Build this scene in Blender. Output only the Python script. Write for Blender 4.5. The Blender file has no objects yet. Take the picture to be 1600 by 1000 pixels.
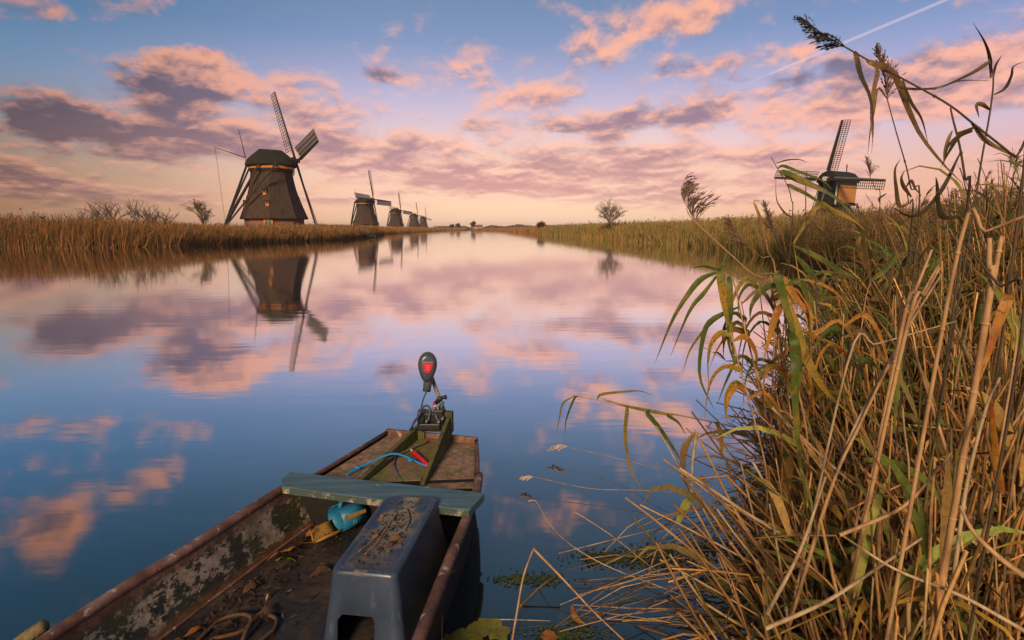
import bpy, bmesh, math, random
import numpy as np
from mathutils import Vector, Matrix

random.seed(7)
RNG = np.random.default_rng(11)
scn = bpy.context.scene
COL = scn.collection
R = math.radians

def srgb(r, g, b):
    f = lambda c: (c / 255 / 12.92) if c <= 10.3 else (((c / 255) + .055) / 1.055) ** 2.4
    return (f(r), f(g), f(b))

# ------------------------------------------------------------------ camera
FPX, CAMZ = 880.0, 1.8                       # focal length in photo pixels (1600 wide), eye height over the water
PITCH = math.atan(143 / FPX)
cam_data = bpy.data.cameras.new('camera')
cam_data.sensor_width = 36.0
cam_data.lens = 36.0 * FPX / 1600.0
cam_data.clip_start = 0.05
cam_data.clip_end = 9000
cam = bpy.data.objects.new('camera', cam_data)
COL.objects.link(cam)
cam.location = (0, 0, CAMZ)
cam.rotation_euler = (math.pi / 2 - PITCH, 0, 0)
scn.camera = cam

def ray(x, y):
    u = (x - 800) / FPX; v = -(y - 500) / FPX
    return Vector((u, math.cos(PITCH) + v * math.sin(PITCH), -math.sin(PITCH) + v * math.cos(PITCH)))
def at_z(x, y, z):
    d = ray(x, y); t = (z - CAMZ) / d.z
    return Vector((0, 0, CAMZ)) + d * t
def at_y(x, y, Y):
    d = ray(x, y)
    return Vector((0, 0, CAMZ)) + d * (Y / d.y)

# ------------------------------------------------------------------ exposure / render
vs = scn.view_settings
vs.view_transform = 'Standard'; vs.look = 'None'; vs.exposure = 0.12; vs.gamma = 1.0
scn.render.engine = 'CYCLES'
cy = scn.cycles
cy.use_denoising = True
cy.max_bounces = 6; cy.diffuse_bounces = 2; cy.glossy_bounces = 3; cy.transmission_bounces = 3
cy.transparent_max_bounces = 6
cy.use_adaptive_sampling = True; cy.adaptive_threshold = 0.02
cy.caustics_reflective = False; cy.caustics_refractive = False

# ------------------------------------------------------------------ sun
SUN_AZ, SUN_EL = R(193), R(25)              # compass style: 0 = straight ahead (+Y), clockwise
sd = bpy.data.lights.new('sun', 'SUN')
sd.energy = 3.2; sd.angle = R(12); sd.color = (1.0, 0.71, 0.46)
sun = bpy.data.objects.new('sun', sd); COL.objects.link(sun)
sv = Vector((math.sin(SUN_AZ) * math.cos(SUN_EL), math.cos(SUN_AZ) * math.cos(SUN_EL), math.sin(SUN_EL)))
sun.rotation_euler = (-sv).to_track_quat('-Z', 'Y').to_euler()

# ------------------------------------------------------------------ world: dusk sky with broken cloud
world = bpy.data.worlds.new('World'); scn.world = world; world.use_nodes = True
wt = world.node_tree; wt.nodes.clear()
class NT:
    """small helper that wires nodes"""
    def __init__(s, tree): s.t = tree
    def n(s, typ, **kw):
        nd = s.t.nodes.new(typ)
        for k, v in kw.items(): setattr(nd, k, v)
        return nd
    def put(s, sock, v):
        if v is None: return
        if isinstance(v, bpy.types.NodeSocket): s.t.links.new(v, sock)
        elif isinstance(v, (tuple, list)) and len(v) == 3 and len(sock.default_value) == 4: sock.default_value = (*v, 1)
        else: sock.default_value = v
    def m(s, op, a, b=None, c=None, clamp=False):
        nd = s.n('ShaderNodeMath', operation=op, use_clamp=clamp)
        for i, v in enumerate((a, b, c)): s.put(nd.inputs[i], v) if v is not None else None
        return nd.outputs[0]
    def vm(s, op, a, b=None, sc=None):
        nd = s.n('ShaderNodeVectorMath', operation=op)
        s.put(nd.inputs[0], a)
        if b is not None: s.put(nd.inputs[1], b)
        if sc is not None: s.put(nd.inputs['Scale'], sc)
        return nd.outputs['Value'] if op in ('DOT_PRODUCT', 'LENGTH', 'DISTANCE') else nd.outputs[0]
    def mix(s, f, a, b, blend='MIX'):
        nd = s.n('ShaderNodeMix', data_type='RGBA', blend_type=blend)
        s.put(nd.inputs[0], f); s.put(nd.inputs[6], a); s.put(nd.inputs[7], b)
        return nd.outputs[2]
    def ss(s, v, a, b, lo=0., hi=1.):
        nd = s.n('ShaderNodeMapRange', interpolation_type='SMOOTHSTEP')
        s.put(nd.inputs[0], v); nd.inputs[1].default_value = a; nd.inputs[2].default_value = b
        nd.inputs[3].default_value = lo; nd.inputs[4].default_value = hi
        return nd.outputs[0]
    def ramp(s, f, stops, interp='LINEAR'):
        nd = s.n('ShaderNodeValToRGB'); cr = nd.color_ramp; cr.interpolation = interp
        while len(cr.elements) < len(stops): cr.elements.new(0.5)
        for e, (p, c) in zip(cr.elements, stops): e.position = p; e.color = (*c, 1)
        s.put(nd.inputs[0], f)
        return nd.outputs[0]
    def noise(s, vec, scale, detail=4., rough=.55, dist=0., out=0, norm=True):
        nd = s.n('ShaderNodeTexNoise'); nd.normalize = norm
        s.put(nd.inputs['Vector'], vec); nd.inputs['Scale'].default_value = scale
        nd.inputs['Detail'].default_value = detail; nd.inputs['Roughness'].default_value = rough
        nd.inputs['Distortion'].default_value = dist
        return nd.outputs[out]

w = NT(wt)
tc = w.n('ShaderNodeTexCoord'); DIR = tc.outputs['Generated']
sep = w.n('ShaderNodeSeparateXYZ'); wt.links.new(DIR, sep.inputs[0])
dx, dy, dz = sep.outputs
el = w.m('ARCSINE', dz); az = w.m('ARCTAN2', dx, dy)
ele = w.m('ABSOLUTE', el)
# clear sky by elevation (0 at the horizon, 1 at the zenith, square-root spaced)
elq = w.m('SQRT', w.m('DIVIDE', ele, R(90)))
def q(deg): return math.sqrt(deg / 90)
clear = w.ramp(elq, [(0.0, srgb(228, 154, 120)), (q(2), srgb(242, 174, 136)), (q(5), srgb(244, 194, 174)),
                     (q(8), srgb(226, 196, 210)), (q(12), srgb(184, 178, 214)), (q(17), srgb(126, 148, 190)),
                     (q(24), srgb(96, 124, 156)), (q(38), srgb(64, 92, 114)), (q(60), srgb(54, 82, 106)), (1.0, srgb(48, 76, 104))])
# afterglow where the sun has gone down, dimmer and yellower on the left, pinker on the right
leftness = w.ss(az, R(-9), R(-45)); rightness = w.ss(az, R(10), R(45))
lowness = w.ss(ele, R(15), R(2))
clear = w.mix(w.m('MULTIPLY', leftness, .95), clear, w.mix(lowness, (.24, .54, .60), (.30, .30, .22)), 'MULTIPLY')
clear = w.mix(w.m('MULTIPLY', rightness, .8), clear, w.mix(lowness, (.84, .94, 1.04), (.86, .72, .76)), 'MULTIPLY')
ga = w.m('POWER', w.m('DIVIDE', w.m('SUBTRACT', az, R(2)), R(27)), 2.); ge = w.m('POWER', w.m('DIVIDE', ele, R(8.5)), 2.)
glow = w.m('POWER', .37, w.m('ADD', ga, ge))
clear = w.mix(w.m('MULTIPLY', glow, .92), clear, (1.13, .77, .53))
nish = w.n('ShaderNodeTexSky', sky_type='NISHITA'); nish.sun_disc = False
nish.sun_elevation = SUN_EL; nish.sun_rotation = SUN_AZ; nish.air_density = 1.2; nish.dust_density = 2.0
clear = w.mix(.08, clear, w.vm('SCALE', nish.outputs[0], sc=.08))

# cloud cover: guide patches in azimuth / elevation, broken up by noise on a flat cloud layer
hor = w.m('MAXIMUM', w.m('SQRT', w.m('ADD', w.m('MULTIPLY', dx, dx), w.m('MULTIPLY', dy, dy))), .001)
gel = w.m('MULTIPLY', w.m('LOGARITHM', w.m('ADD', ele, .10), math.e), .62)                       # rows crowd together towards the horizon
def sky_vec(dg, sx=1.):
    c_ = w.n('ShaderNodeCombineXYZ'); wt.links.new(w.m('MULTIPLY', w.m('DIVIDE', dx, hor), sx), c_.inputs[0]); wt.links.new(w.m('MULTIPLY', w.m('DIVIDE', dy, hor), sx), c_.inputs[1])
    wt.links.new(w.m('ADD', gel, dg), c_.inputs[2]); return c_.outputs[0]
QV = sky_vec(0.)
n1 = w.noise(QV, 12.5, 8, .58, .2)
n2 = w.noise(sky_vec(.019), 12.5, 5, .55, .2)
nb = w.noise(sky_vec(0., .7), 4.0, 5, .55, .2)
nw = w.noise(QV, 9., 4, .6, out=1)
warp = w.vm('MULTIPLY', w.vm('SUBTRACT', nw, (.5, .5, .5)), (.17, .075, 0))
ae = w.n('ShaderNodeCombineXYZ'); wt.links.new(az, ae.inputs[0]); wt.links.new(ele, ae.inputs[1])
AE = w.vm('ADD', ae.outputs[0], warp)
# (photo x, y, half width, half height, cover, glow, tilt degrees)
BL = [
 (190, 22, 95, 26, .85, .35, 0), (125, 32, 40, 14, .4, .2, 0), (185, 56, 70, 10, -.8, 0, 0), (225, 50, 60, 17, -1.3, 0, 0), (300, 40, 60, 22, -.8, 0, 0), (320, 66, 60, 14, -.6, 0, 0), (150, 75, 60, 24, -.6, 0, 0), (120, 115, 70, 26, -.6, 0, 0), (190, 175, 60, 22, -.4, 0, 0), (235, 62, 32, 12, .6, .3, 0),
 (265, 95, 80, 30, .8, .5, 0), (350, 115, 110, 36, .85, .45, -4), (250, 135, 70, 30, .7, -.6, 0), (330, 150, 70, 18, .5, -.4, 0),
 (55, 165, 85, 34, .8, -.5, 12), (110, 192, 110, 22, .6, -.2, 0), (40, 205, 100, 16, .7, -.7, 0), (60, 238, 110, 12, -.5, 0, 0), (150, 226, 80, 8, -.4, 0, 0),
 (330, 205, 130, 22, .75, .05, 0), (300, 225, 100, 16, .6, -.55, 0), (215, 248, 120, 14, .75, -.4, 0), (60, 275, 120, 13, .8, -.45, 0),
 (520, 215, 120, 28, .55, .0, 0), (640, 225, 170, 40, .55, -.05, 0), (450, 240, 130, 22, .6, -.2, 0),
 (600, 118, 85, 16, .8, .1, 0), (570, 74, 40, 9, .4, .3, 0), (700, 95, 60, 16, .5, .4, 0), (720, 130, 110, 28, .7, .35, 12), (830, 150, 80, 20, .6, .3, 0), (590, 105, 70, 12, .4, -.5, 0),
 (980, 60, 70, 22, .7, .4, -22), (1080, 30, 110, 22, .8, .4, -18), (1190, 36, 30, 11, .6, .4, 0), (1220, 78, 44, 12, .8, .4, 0), (1095, 105, 90, 12, .8, -.55, -4),
 (1485, 90, 48, 17, .95, .8, 5), (1430, 75, 100, 26, .35, -.4, 0), (1270, 116, 140, 13, .7, -.6, 0), (1590, 75, 50, 30, .8, .3, 0),
 (1100, 165, 220, 18, .8, -.25, -3), (1300, 170, 200, 22, .8, .25, 0), (1500, 135, 160, 24, .8, .3, -8), (950, 190, 180, 18, .6, -.35, -4),
 (1000, 250, 400, 34, .35, -.05, 0), (1250, 235, 300, 20, .6, .1, 0), (700, 270, 250, 14, .55, -.05, 0), (1450, 260, 160, 20, -.3, 0, 0), (820, 215, 120, 8, -.35, 0, 0), (900, 225, 200, 7, -.3, 0, 0),
 (520, 303, 140, 8, -.3, 0, 0), (330, 280, 160, 14, -.5, 0, 0), (150, 312, 240, 12, .8, -.5, 0), (900, 292, 380, 12, .55, -.1, 0), (1100, 318, 240, 9, .55, -.3, 0), (1250, 285, 260, 16, .5, -.1, 0), (660, 290, 160, 9, .5, -.1, 0), (800, 268, 300, 14, .5, -.1, 0),
 (480, 50, 170, 50, -.6, 0, 0), (820, 60, 130, 50, -.45, 0, 0), (530, 160, 110, 26, -.45, 0, 0), (30, 90, 130, 50, -.7, 0, 0), (1330, 90, 80, 22, -.4, 0, 0), (1350, 40, 120, 30, -.35, 0, 0),
 (1400, 205, 90, 8, -.3, 0, 0), (980, 130, 120, 20, -.3, 0, 0),
]
BLR = [  # seen only mirrored in the canal (above the frame)
 (170, 768, 90, 20, 1.0, .7, 8), (110, 815, 80, 24, .5, .1, 0), (10, 740, 40, 12, .4, .4, 0), (90, 700, 130, 26, -.5, 0, 0), (45, 880, 60, 30, .35, 0, 0), (890, 800, 90, 34, .5, .1, 0),
 (400, 800, 260, 90, -.8, 0, 0), (450, 620, 90, 50, -.4, 0, 0), (600, 900, 300, 90, -.6, 0, 0), (760, 620, 110, 24, .6, .3, 0), (1000, 640, 100, 30, .4, .3, 0), (850, 720, 80, 40, -.4, 0, 0),
]
Wsum = Tsum = None
for k, (px, py, hw, hh, wgt, tint, tilt) in enumerate(BL + BLR):
    d = ray(px, py); d.normalize()
    a0, e0 = math.atan2(d.x, d.y), math.asin(abs(d.z))
    sx, sy = hw / FPX * .95, hh / FPX
    mp = w.n('ShaderNodeMapping', vector_type='TEXTURE')
    mp.inputs['Location'].default_value = (a0, e0, 0); mp.inputs['Rotation'].default_value = (0, 0, R(-tilt)); mp.inputs['Scale'].default_value = (sx, sy, 1)
    if k and k % 8 == 0: AE = w.vm('ADD', AE, w.vm('SCALE', (1., 1., 0.), sc=w.m('MULTIPLY', Wsum, 1e-7)))   # chains the patches so that the shader stack stays small
    wt.links.new(AE, mp.inputs[0])
    g = w.m('POWER', .26, w.vm('DOT_PRODUCT', mp.outputs[0], mp.outputs[0]))
    Wsum = w.m('MULTIPLY_ADD', g, wgt, Wsum if Wsum is not None else 0.0)
    if tint: Tsum = w.m('MULTIPLY_ADD', g, tint, Tsum if Tsum is not None else 0.0)
deck = w.m('MULTIPLY', w.ss(ele, R(.8), R(3.6)), w.ss(ele, R(16), R(9)))        # a broken lower deck all round the sky
dens = w.m('ADD', w.m('MULTIPLY_ADD', w.m('SUBTRACT', n1, .5), 3.5, -.34), w.m('MULTIPLY', Wsum, .80))
dens = w.m('ADD', dens, w.m('MULTIPLY', w.m('SUBTRACT', nb, .5), w.m('MULTIPLY_ADD', deck, 2.6, .9)))
dens = w.m('MULTIPLY_ADD', deck, .36, dens)
dens = w.m('ADD', dens, w.ss(ele, R(19), R(27), 0., -.16))
alpha = w.m('MULTIPLY', w.ss(dens, -.38, .72), w.ss(ele, R(.2), R(4), .30, .94))
core = w.ss(dens, .25, 1.35)
lit = w.m('MULTIPLY_ADD', w.m('SUBTRACT', n1, n2), 3.8, w.m('MULTIPLY_ADD', Tsum, .62, w.m('MULTIPLY_ADD', core, -.42, .66)), clamp=True)
litc = w.ramp(elq, [(0, srgb(244, 186, 158)), (q(4), srgb(246, 186, 166)), (q(9), srgb(246, 178, 158)), (q(14), srgb(248, 180, 156)), (q(30), srgb(246, 172, 138))])
shac = w.ramp(elq, [(0, srgb(204, 140, 130)), (q(4), srgb(190, 136, 142)), (q(9), srgb(142, 118, 138)), (q(14), srgb(116, 110, 138)), (q(30), srgb(124, 132, 164))])
litc = w.mix(w.m('MULTIPLY', leftness, .8), litc, (.58, .48, .38), 'MULTIPLY')
shac = w.mix(w.m('MULTIPLY', leftness, .9), shac, (.22, .28, .28), 'MULTIPLY')
litc = w.mix(w.m('MULTIPLY', glow, .6), litc, (1.12, .77, .58)); shac = w.mix(w.m('MULTIPLY', glow, .5), shac, srgb(240, 182, 166))
cloud = w.mix(w.ss(lit, .0, 1.), shac, litc)
skyc = w.mix(alpha, clear, cloud)
# thin condensation trails: great circles between two directions
for (a, b, wid, amt) in (((1140, 142), (1482, -2), .0021, .36), ((1500, 22), (1600, 14), .0013, .15)):
    da, db = ray(*a).normalized(), ray(*b).normalized()
    nrm = da.cross(db).normalized(); mid = (da + db).normalized(); along = nrm.cross(mid).normalized()
    half = math.acos(max(-1, min(1, da.dot(mid))))
    dd = w.m('ABSOLUTE', w.vm('DOT_PRODUCT', DIR, tuple(nrm)))
    aa = w.vm('DOT_PRODUCT', DIR, tuple(along))
    fad = w.m('MULTIPLY', w.ss(dd, wid * 1.4, wid * .35), w.m('MULTIPLY', w.ss(aa, -half, -half + .10), w.ss(aa, half + .12, half - .02)) if along.x > 0 else w.m('MULTIPLY', w.ss(aa, half, half - .10), w.ss(aa, -half - .12, -half + .02)))
    skyc = w.mix(w.m('MULTIPLY', fad, amt), skyc, srgb(240, 214, 222))
bg = w.n('ShaderNodeBackground'); wt.links.new(skyc, bg.inputs[0]); bg.inputs[1].default_value = 1.0
wo = w.n('ShaderNodeOutputWorld'); wt.links.new(bg.outputs[0], wo.inputs[0])
world.cycles.sampling_method = 'MANUAL'; world.cycles.sample_map_resolution = 256

# ------------------------------------------------------------------ helpers
def tag(o, label=None, cat=None, group=None, kind=None):
    if label: o['label'] = label
    if cat: o['category'] = cat
    if group: o['group'] = group
    if kind: o['kind'] = kind
    return o
def empty(name, loc=(0, 0, 0), rz=0, parent=None):
    o = bpy.data.objects.new(name, None); COL.objects.link(o)
    o.location = loc; o.rotation_euler = (0, 0, rz); o.empty_display_size = .1
    if parent: o.parent = parent
    return o
def link_mesh(name, me, mat, parent=None, smooth=False):
    if mat: me.materials.append(mat)
    if smooth: me.polygons.foreach_set('use_smooth', np.ones(len(me.polygons), dtype=bool))
    o = bpy.data.objects.new(name, me); COL.objects.link(o)
    if parent: o.parent = parent
    return o
def lv(p): return Vector(p)
class MB:
    """collects vertices and faces of ONE piece"""
    def __init__(s, origin=(0, 0, 0)): s.v = []; s.f = []; s.o = Vector(origin)
    def add(s, vs_, fs):
        b = len(s.v); s.v += [tuple(Vector(p) - s.o) for p in vs_]; s.f += [tuple(i + b for i in f) for f in fs]; return s
    def box(s, x0, x1, y0, y1, z0, z1):
        return s.add([(x, y, z) for z in (z0, z1) for y in (y0, y1) for x in (x0, x1)],
                     [(0, 2, 3, 1), (4, 5, 7, 6), (0, 1, 5, 4), (2, 6, 7, 3), (0, 4, 6, 2), (1, 3, 7, 5)])
    def bar(s, a, b, w_, h_=None, up=(0, 0, 1), w2=None, h2=None):
        a, b = Vector(a), Vector(b); h_ = h_ or w_; w2 = w2 or w_; h2 = h2 or h_
        d = (b - a).normalized(); up = Vector(up)
        if abs(d.dot(up)) > .98: up = Vector((1, 0, 0))
        sx = d.cross(up).normalized(); sy = sx.cross(d)
        vs_ = [a + sx * i * w_ / 2 + sy * j * h_ / 2 for j in (-1, 1) for i in (-1, 1)] + [b + sx * i * w2 / 2 + sy * j * h2 / 2 for j in (-1, 1) for i in (-1, 1)]
        return s.add(vs_, [(0, 1, 3, 2), (4, 6, 7, 5), (0, 4, 5, 1), (2, 3, 7, 6), (0, 2, 6, 4), (1, 5, 7, 3)])
    def tube(s, pts, rad, n=8, caps=True):
        pts = [Vector(p) for p in pts]; K = len(pts)
        if not hasattr(rad, '__len__'): rad = [rad] * K
        ref = Vector((0.3, 0.2, 1)).normalized(); vs_ = []
        prev = None
        for i, p in enumerate(pts):
            d = (pts[min(i + 1, K - 1)] - pts[max(i - 1, 0)]).normalized()
            if prev is None:
                a = d.cross(ref)
                if a.length < .05: a = d.cross(Vector((1, 0, 0)))
            else: a = prev - d * prev.dot(d)
            a.normalize(); prev = a; b = d.cross(a)
            vs_ += [p + (a * math.cos(t) + b * math.sin(t)) * rad[i] for t in (2 * math.pi * j / n for j in range(n))]
        fs = [(i * n + j, i * n + (j + 1) % n, (i + 1) * n + (j + 1) % n, (i + 1) * n + j) for i in range(K - 1) for j in range(n)]
        if caps: fs += [tuple(range(n - 1, -1, -1)), tuple((K - 1) * n + j for j in range(n))]
        return s.add(vs_, fs)
    def loft(s, rings, close=True, cap0=True, cap1=True):
        n = len(rings[0]); vs_ = [p for r in rings for p in r]
        fs = [(i * n + j, i * n + (j + 1) % n, (i + 1) * n + (j + 1) % n, (i + 1) * n + j) for i in range(len(rings) - 1) for j in range(n if close else n - 1)]
        if cap0: fs.append(tuple(range(n - 1, -1, -1)))
        if cap1: fs.append(tuple((len(rings) - 1) * n + j for j in range(n)))
        return s.add(vs_, fs)
    def build(s, name, mat, parent=None, smooth=False, bevel=0, seg=2, at=None):
        me = bpy.data.meshes.new(name); me.from_pydata(s.v, [], s.f)
        bm = bmesh.new(); bm.from_mesh(me); bmesh.ops.recalc_face_normals(bm, faces=bm.faces)
        if bevel:
            es = [e for e in bm.edges if len(e.link_faces) == 2 and e.calc_face_angle(0) > .5]
            bmesh.ops.bevel(bm, geom=es, offset=bevel, segments=seg, affect='EDGES', profile=.6, clamp_overlap=True)
        bm.to_mesh(me); bm.free()
        o = link_mesh(name, me, mat, parent, smooth)
        if at is not None: o.location = at
        elif s.o.length: o.location = s.o
        return o
def catmull(pts, n):
    P = [Vector(p) for p in pts]
    if len(P) == 2: return [P[0].lerp(P[1], i / n) for i in range(n + 1)]
    E_ = [P[0] * 2 - P[1]] + P + [P[-1] * 2 - P[-2]]
    out = []; S = len(P) - 1
    for i in range(n + 1):
        t = i / n * S; k = min(int(t), S - 1); u = t - k
        a, b, c, d = E_[k:k + 4]
        out.append(.5 * ((2 * b) + (c - a) * u + (2 * a - 5 * b + 4 * c - d) * u * u + (3 * b - a - 3 * c + d) * u ** 3))
    return out

# ------------------------------------------------------------------ materials
MATS = {}
def new_mat(name):
    m = bpy.data.materials.new(name); m.use_nodes = True; m.node_tree.nodes.clear(); MATS[name] = m
    return m, NT(m.node_tree)
def finish(m, t, col, rough=.7, bump=None, bstr=.3, bdist=.02, metal=0., spec=.4, trans=0.):
    p = t.n('ShaderNodeBsdfPrincipled'); t.put(p.inputs['Base Color'], col); t.put(p.inputs['Roughness'], rough)
    t.put(p.inputs['Metallic'], metal); t.put(p.inputs['Specular IOR Level'], spec)
    if bump is not None:
        b = t.n('ShaderNodeBump'); b.inputs['Strength'].default_value = bstr; b.inputs['Distance'].default_value = bdist
        t.put(b.inputs['Height'], bump); t.t.links.new(b.outputs[0], p.inputs['Normal'])
    sh = p.outputs[0]
    if trans:
        tr = t.n('ShaderNodeBsdfTranslucent'); t.put(tr.inputs[0], col)
        mx = t.n('ShaderNodeMixShader'); mx.inputs[0].default_value = trans
        t.t.links.new(sh, mx.inputs[1]); t.t.links.new(tr.outputs[0], mx.inputs[2]); sh = mx.outputs[0]
    o = t.n('ShaderNodeOutputMaterial'); t.t.links.new(sh, o.inputs[0])
    return m
def coords(t, scale=None):
    c = t.n('ShaderNodeTexCoord').outputs['Object']
    return t.vm('MULTIPLY', c, scale) if scale else c
def M_noise(name, stops, scale=4., stretch=None, rough=.75, bstr=.3, bdist=.01, detail=6., metal=0., spec=.4, trans=0., nrough=.6):
    m, t = new_mat(name); c = coords(t, stretch)
    n = t.noise(c, scale, detail, nrough)
    k = len(stops)
    col = t.ramp(n, [(.3 + .4 * i / max(1, k - 1), s) for i, s in enumerate(stops)])
    col = t.mix(.35, col, t.ramp(t.noise(c, scale * 7, 3), [(.3, (.55, .55, .55)), (.7, (1.25, 1.25, 1.25))]), 'MULTIPLY')
    return finish(m, t, col, rough, t.noise(c, scale * 5, 5), bstr, bdist, metal, spec, trans)
def M_veg(name, trans=.25, rough=.65, spec=.3):
    m, t = new_mat(name)
    a = t.n('ShaderNodeAttribute'); a.attribute_name = 'tint'
    c = t.n('ShaderNodeTexCoord').outputs['Object']
    col = t.mix(.5, a.outputs[0], t.ramp(t.noise(c, 60., 2), [(.3, (.5, .48, .45)), (.7, (1.3, 1.3, 1.3))]), 'MULTIPLY')
    return finish(m, t, col, rough, spec=spec, trans=trans)

# water: a dark canal that mirrors the sky
m, t = new_mat('water')
c = t.n('ShaderNodeTexCoord').outputs['Object']
r1 = t.noise(t.vm('MULTIPLY', c, (.5, 1.7, 1)), 1.3, 3, .55)
r2 = t.noise(t.vm('MULTIPLY', c, (1, 2.2, 1)), 7., 2, .5)
patch = t.ss(t.noise(t.vm('MULTIPLY', c, (.025, .07, 1)), 1., 2), .44, .62)
hgt = t.m('ADD', r1, t.m('MULTIPLY', t.m('MULTIPLY', r2, patch), .22))
bp = t.n('ShaderNodeBump'); bp.inputs['Strength'].default_value = .055; bp.inputs['Distance'].default_value = .035
t.put(bp.inputs['Height'], hgt)
gl = t.n('ShaderNodeBsdfGlossy'); gl.inputs['Roughness'].default_value = .045; gl.inputs[0].default_value = (.96, .96, .98, 1)
t.t.links.new(bp.outputs[0], gl.inputs['Normal'])
df = t.n('ShaderNodeBsdfDiffuse'); df.inputs[0].default_value = (.012, .022, .022, 1)
mx = t.n('ShaderNodeMixShader')
gi = t.n('ShaderNodeNewGeometry'); cs = t.vm('DOT_PRODUCT', gi.outputs['Incoming'], gi.outputs['Normal'])
rf = t.ramp(t.m('ABSOLUTE', cs), [(0, (.98,) * 3), (.12, (.95,) * 3), (.20, (.92,) * 3), (.32, (.74,) * 3), (.45, (.43,) * 3), (.65, (.23,) * 3), (1., (.12,) * 3)])
t.put(mx.inputs[0], rf)
t.t.links.new(df.outputs[0], mx.inputs[1]); t.t.links.new(gl.outputs[0], mx.inputs[2])
t.t.links.new(mx.outputs[0], t.n('ShaderNodeOutputMaterial').inputs[0])

M_noise('mud', [(.035, .026, .016), (.07, .05, .028), (.05, .045, .02)], 2., rough=.8, bstr=.5, bdist=.03)
M_noise('field', [(.10, .085, .03), (.17, .11, .045), (.09, .10, .03)], .15, rough=.9, bstr=.4, bdist=.1)
M_noise('thatch', [(.034, .022, .016), (.085, .055, .038), (.052, .034, .024)], 1.6, (1, 1, .25), .95, 1., .12)
M_noise('cap_thatch', [(.011, .014, .009), (.028, .030, .017), (.019, .019, .013)], 1.2, None, .95, .7, .08)
M_noise('dark_timber', [(.016, .017, .016), (.035, .034, .030)], 3., (1, 1, 1), .7, .3, .01)
M_noise('grey_timber', [(.10, .095, .085), (.20, .19, .17)], 3., None, .8, .3, .01)
M_noise('sailcloth', [(.70, .66, .62), (.80, .76, .72)], 2., None, .9, .2, .01, trans=.6)
M_noise('orange_paint', [(.62, .19, .02), (.74, .26, .035)], 2., None, .6, .1, .01)
M_noise('ochre_board', [(.52, .23, .06), (.60, .29, .09)], 1.2, (6, 6, .4), .7, .2, .01)
M_noise('green_paint', [(.06, .12, .05), (.09, .16, .07)], 2., None, .6, .1, .01)
M_noise('white_paint', [(.55, .52, .48), (.7, .67, .62)], 2., None, .6, .1, .01)
M_noise('red_paint', [(.35, .02, .02), (.45, .03, .03)], 2., None, .6, .1, .01)
M_noise('glass_dark', [(.02, .022, .026), (.03, .03, .034)], 2., None, .12, .02, .01, spec=.6)
M_noise('roof_tile', [(.20, .09, .06), (.28, .13, .08)], 2., None, .8, .3, .01)
M_noise('bark', [(.13, .095, .07), (.24, .175, .125)], 5., None, .9, .5, .01)
M_noise('far_wood', [(.10, .065, .05), (.16, .10, .07), (.09, .07, .04)], .2, None, .95, .3, .1)
M_noise('feather', [(.02, .018, .016), (.06, .05, .04)], 20., None, .7, .2, .002)
M_noise('black_plastic', [(.012, .013, .016), (.028, .03, .035)], 12., None, .42, .15, .002, spec=.5)
M_noise('grey_plastic', [(.07, .085, .105), (.10, .12, .145)], 8., None, .38, .1, .002, spec=.5)
M_noise('slate_plastic', [(.045, .055, .075), (.07, .085, .11)], 12., None, .28, .1, .002, spec=.5)
M_noise('light_metal', [(.28, .30, .33), (.42, .44, .47)], 14., None, .4, .15, .002, metal=.6)
M_noise('tan_metal', [(.20, .16, .09), (.30, .24, .14)], 10., None, .5, .2, .002)
M_noise('red_plastic', [(.60, .012, .03), (.70, .02, .045)], 10., None, .45, .1, .002)
M_noise('blue_rope', [(.01, .22, .55), (.02, .32, .68)], 60., None, .7, .6, .003)
M_noise('brown_rope', [(.07, .036, .018), (.16, .085, .04)], 60., None, .85, .8, .003)
M_noise('blue_plastic', [(.010, .13, .27), (.022, .21, .36), (.016, .17, .31)], 9., None, .45, .1, .002)
M_noise('ochre_plastic', [(.30, .16, .025), (.42, .24, .05), (.16, .09, .03)], 14., None, .6, .2, .003)
M_noise('moss_timber', [(.05, .055, .018), (.12, .115, .035), (.16, .12, .06)], 9., None, .85, .5, .005)
M_noise('pole_wood', [(.05, .04, .018), (.22, .17, .08), (.09, .07, .03)], 26., (1, 1, .3), .85, .6, .006)
M_noise('dry_leaf', [(.30, .10, .025), (.48, .20, .04), (.22, .09, .03)], 30., None, .7, .3, .003, trans=.2)
M_noise('brown_leaf', [(.06, .035, .02), (.16, .085, .045)], 30., None, .75, .3, .003, trans=.15)
M_noise('hull_black', [(.006, .006, .006), (.016, .014, .012)], 6., None, .8, .4, .004)
M_noise('float_leaf', [(.14, .15, .02), (.30, .27, .03), (.10, .12, .03)], 16., None, .5, .2, .003, trans=.15)
M_noise('duckweed', [(.035, .06, .02), (.10, .13, .03), (.05, .05, .02)], 8., None, .6, .2, .002)
M_noise('pale_plume', [(.62, .50, .45), (.82, .70, .65)], 40., None, .9, .2, .002, trans=.3)
M_noise('plume', [(.20, .125, .09), (.36, .23, .17)], 40., None, .9, .2, .002, trans=.3)
M_noise('dark_plume', [(.045, .045, .045), (.09, .08, .07)], 40., None, .9, .2, .002, trans=.2)
M_noise('stem_tan', [(.12, .065, .028), (.36, .20, .085), (.54, .32, .14), (.40, .25, .12)], 16., (1, 1, .35), .6, .35, .002)
M_noise('stem_straw', [(.15, .095, .05), (.38, .26, .13), (.54, .40, .22), (.30, .21, .12)], 16., (1, 1, .35), .6, .35, .002)
M_noise('stem_dark', [(.05, .035, .022), (.11, .075, .04)], 9., None, .6, .25, .002)
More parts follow.
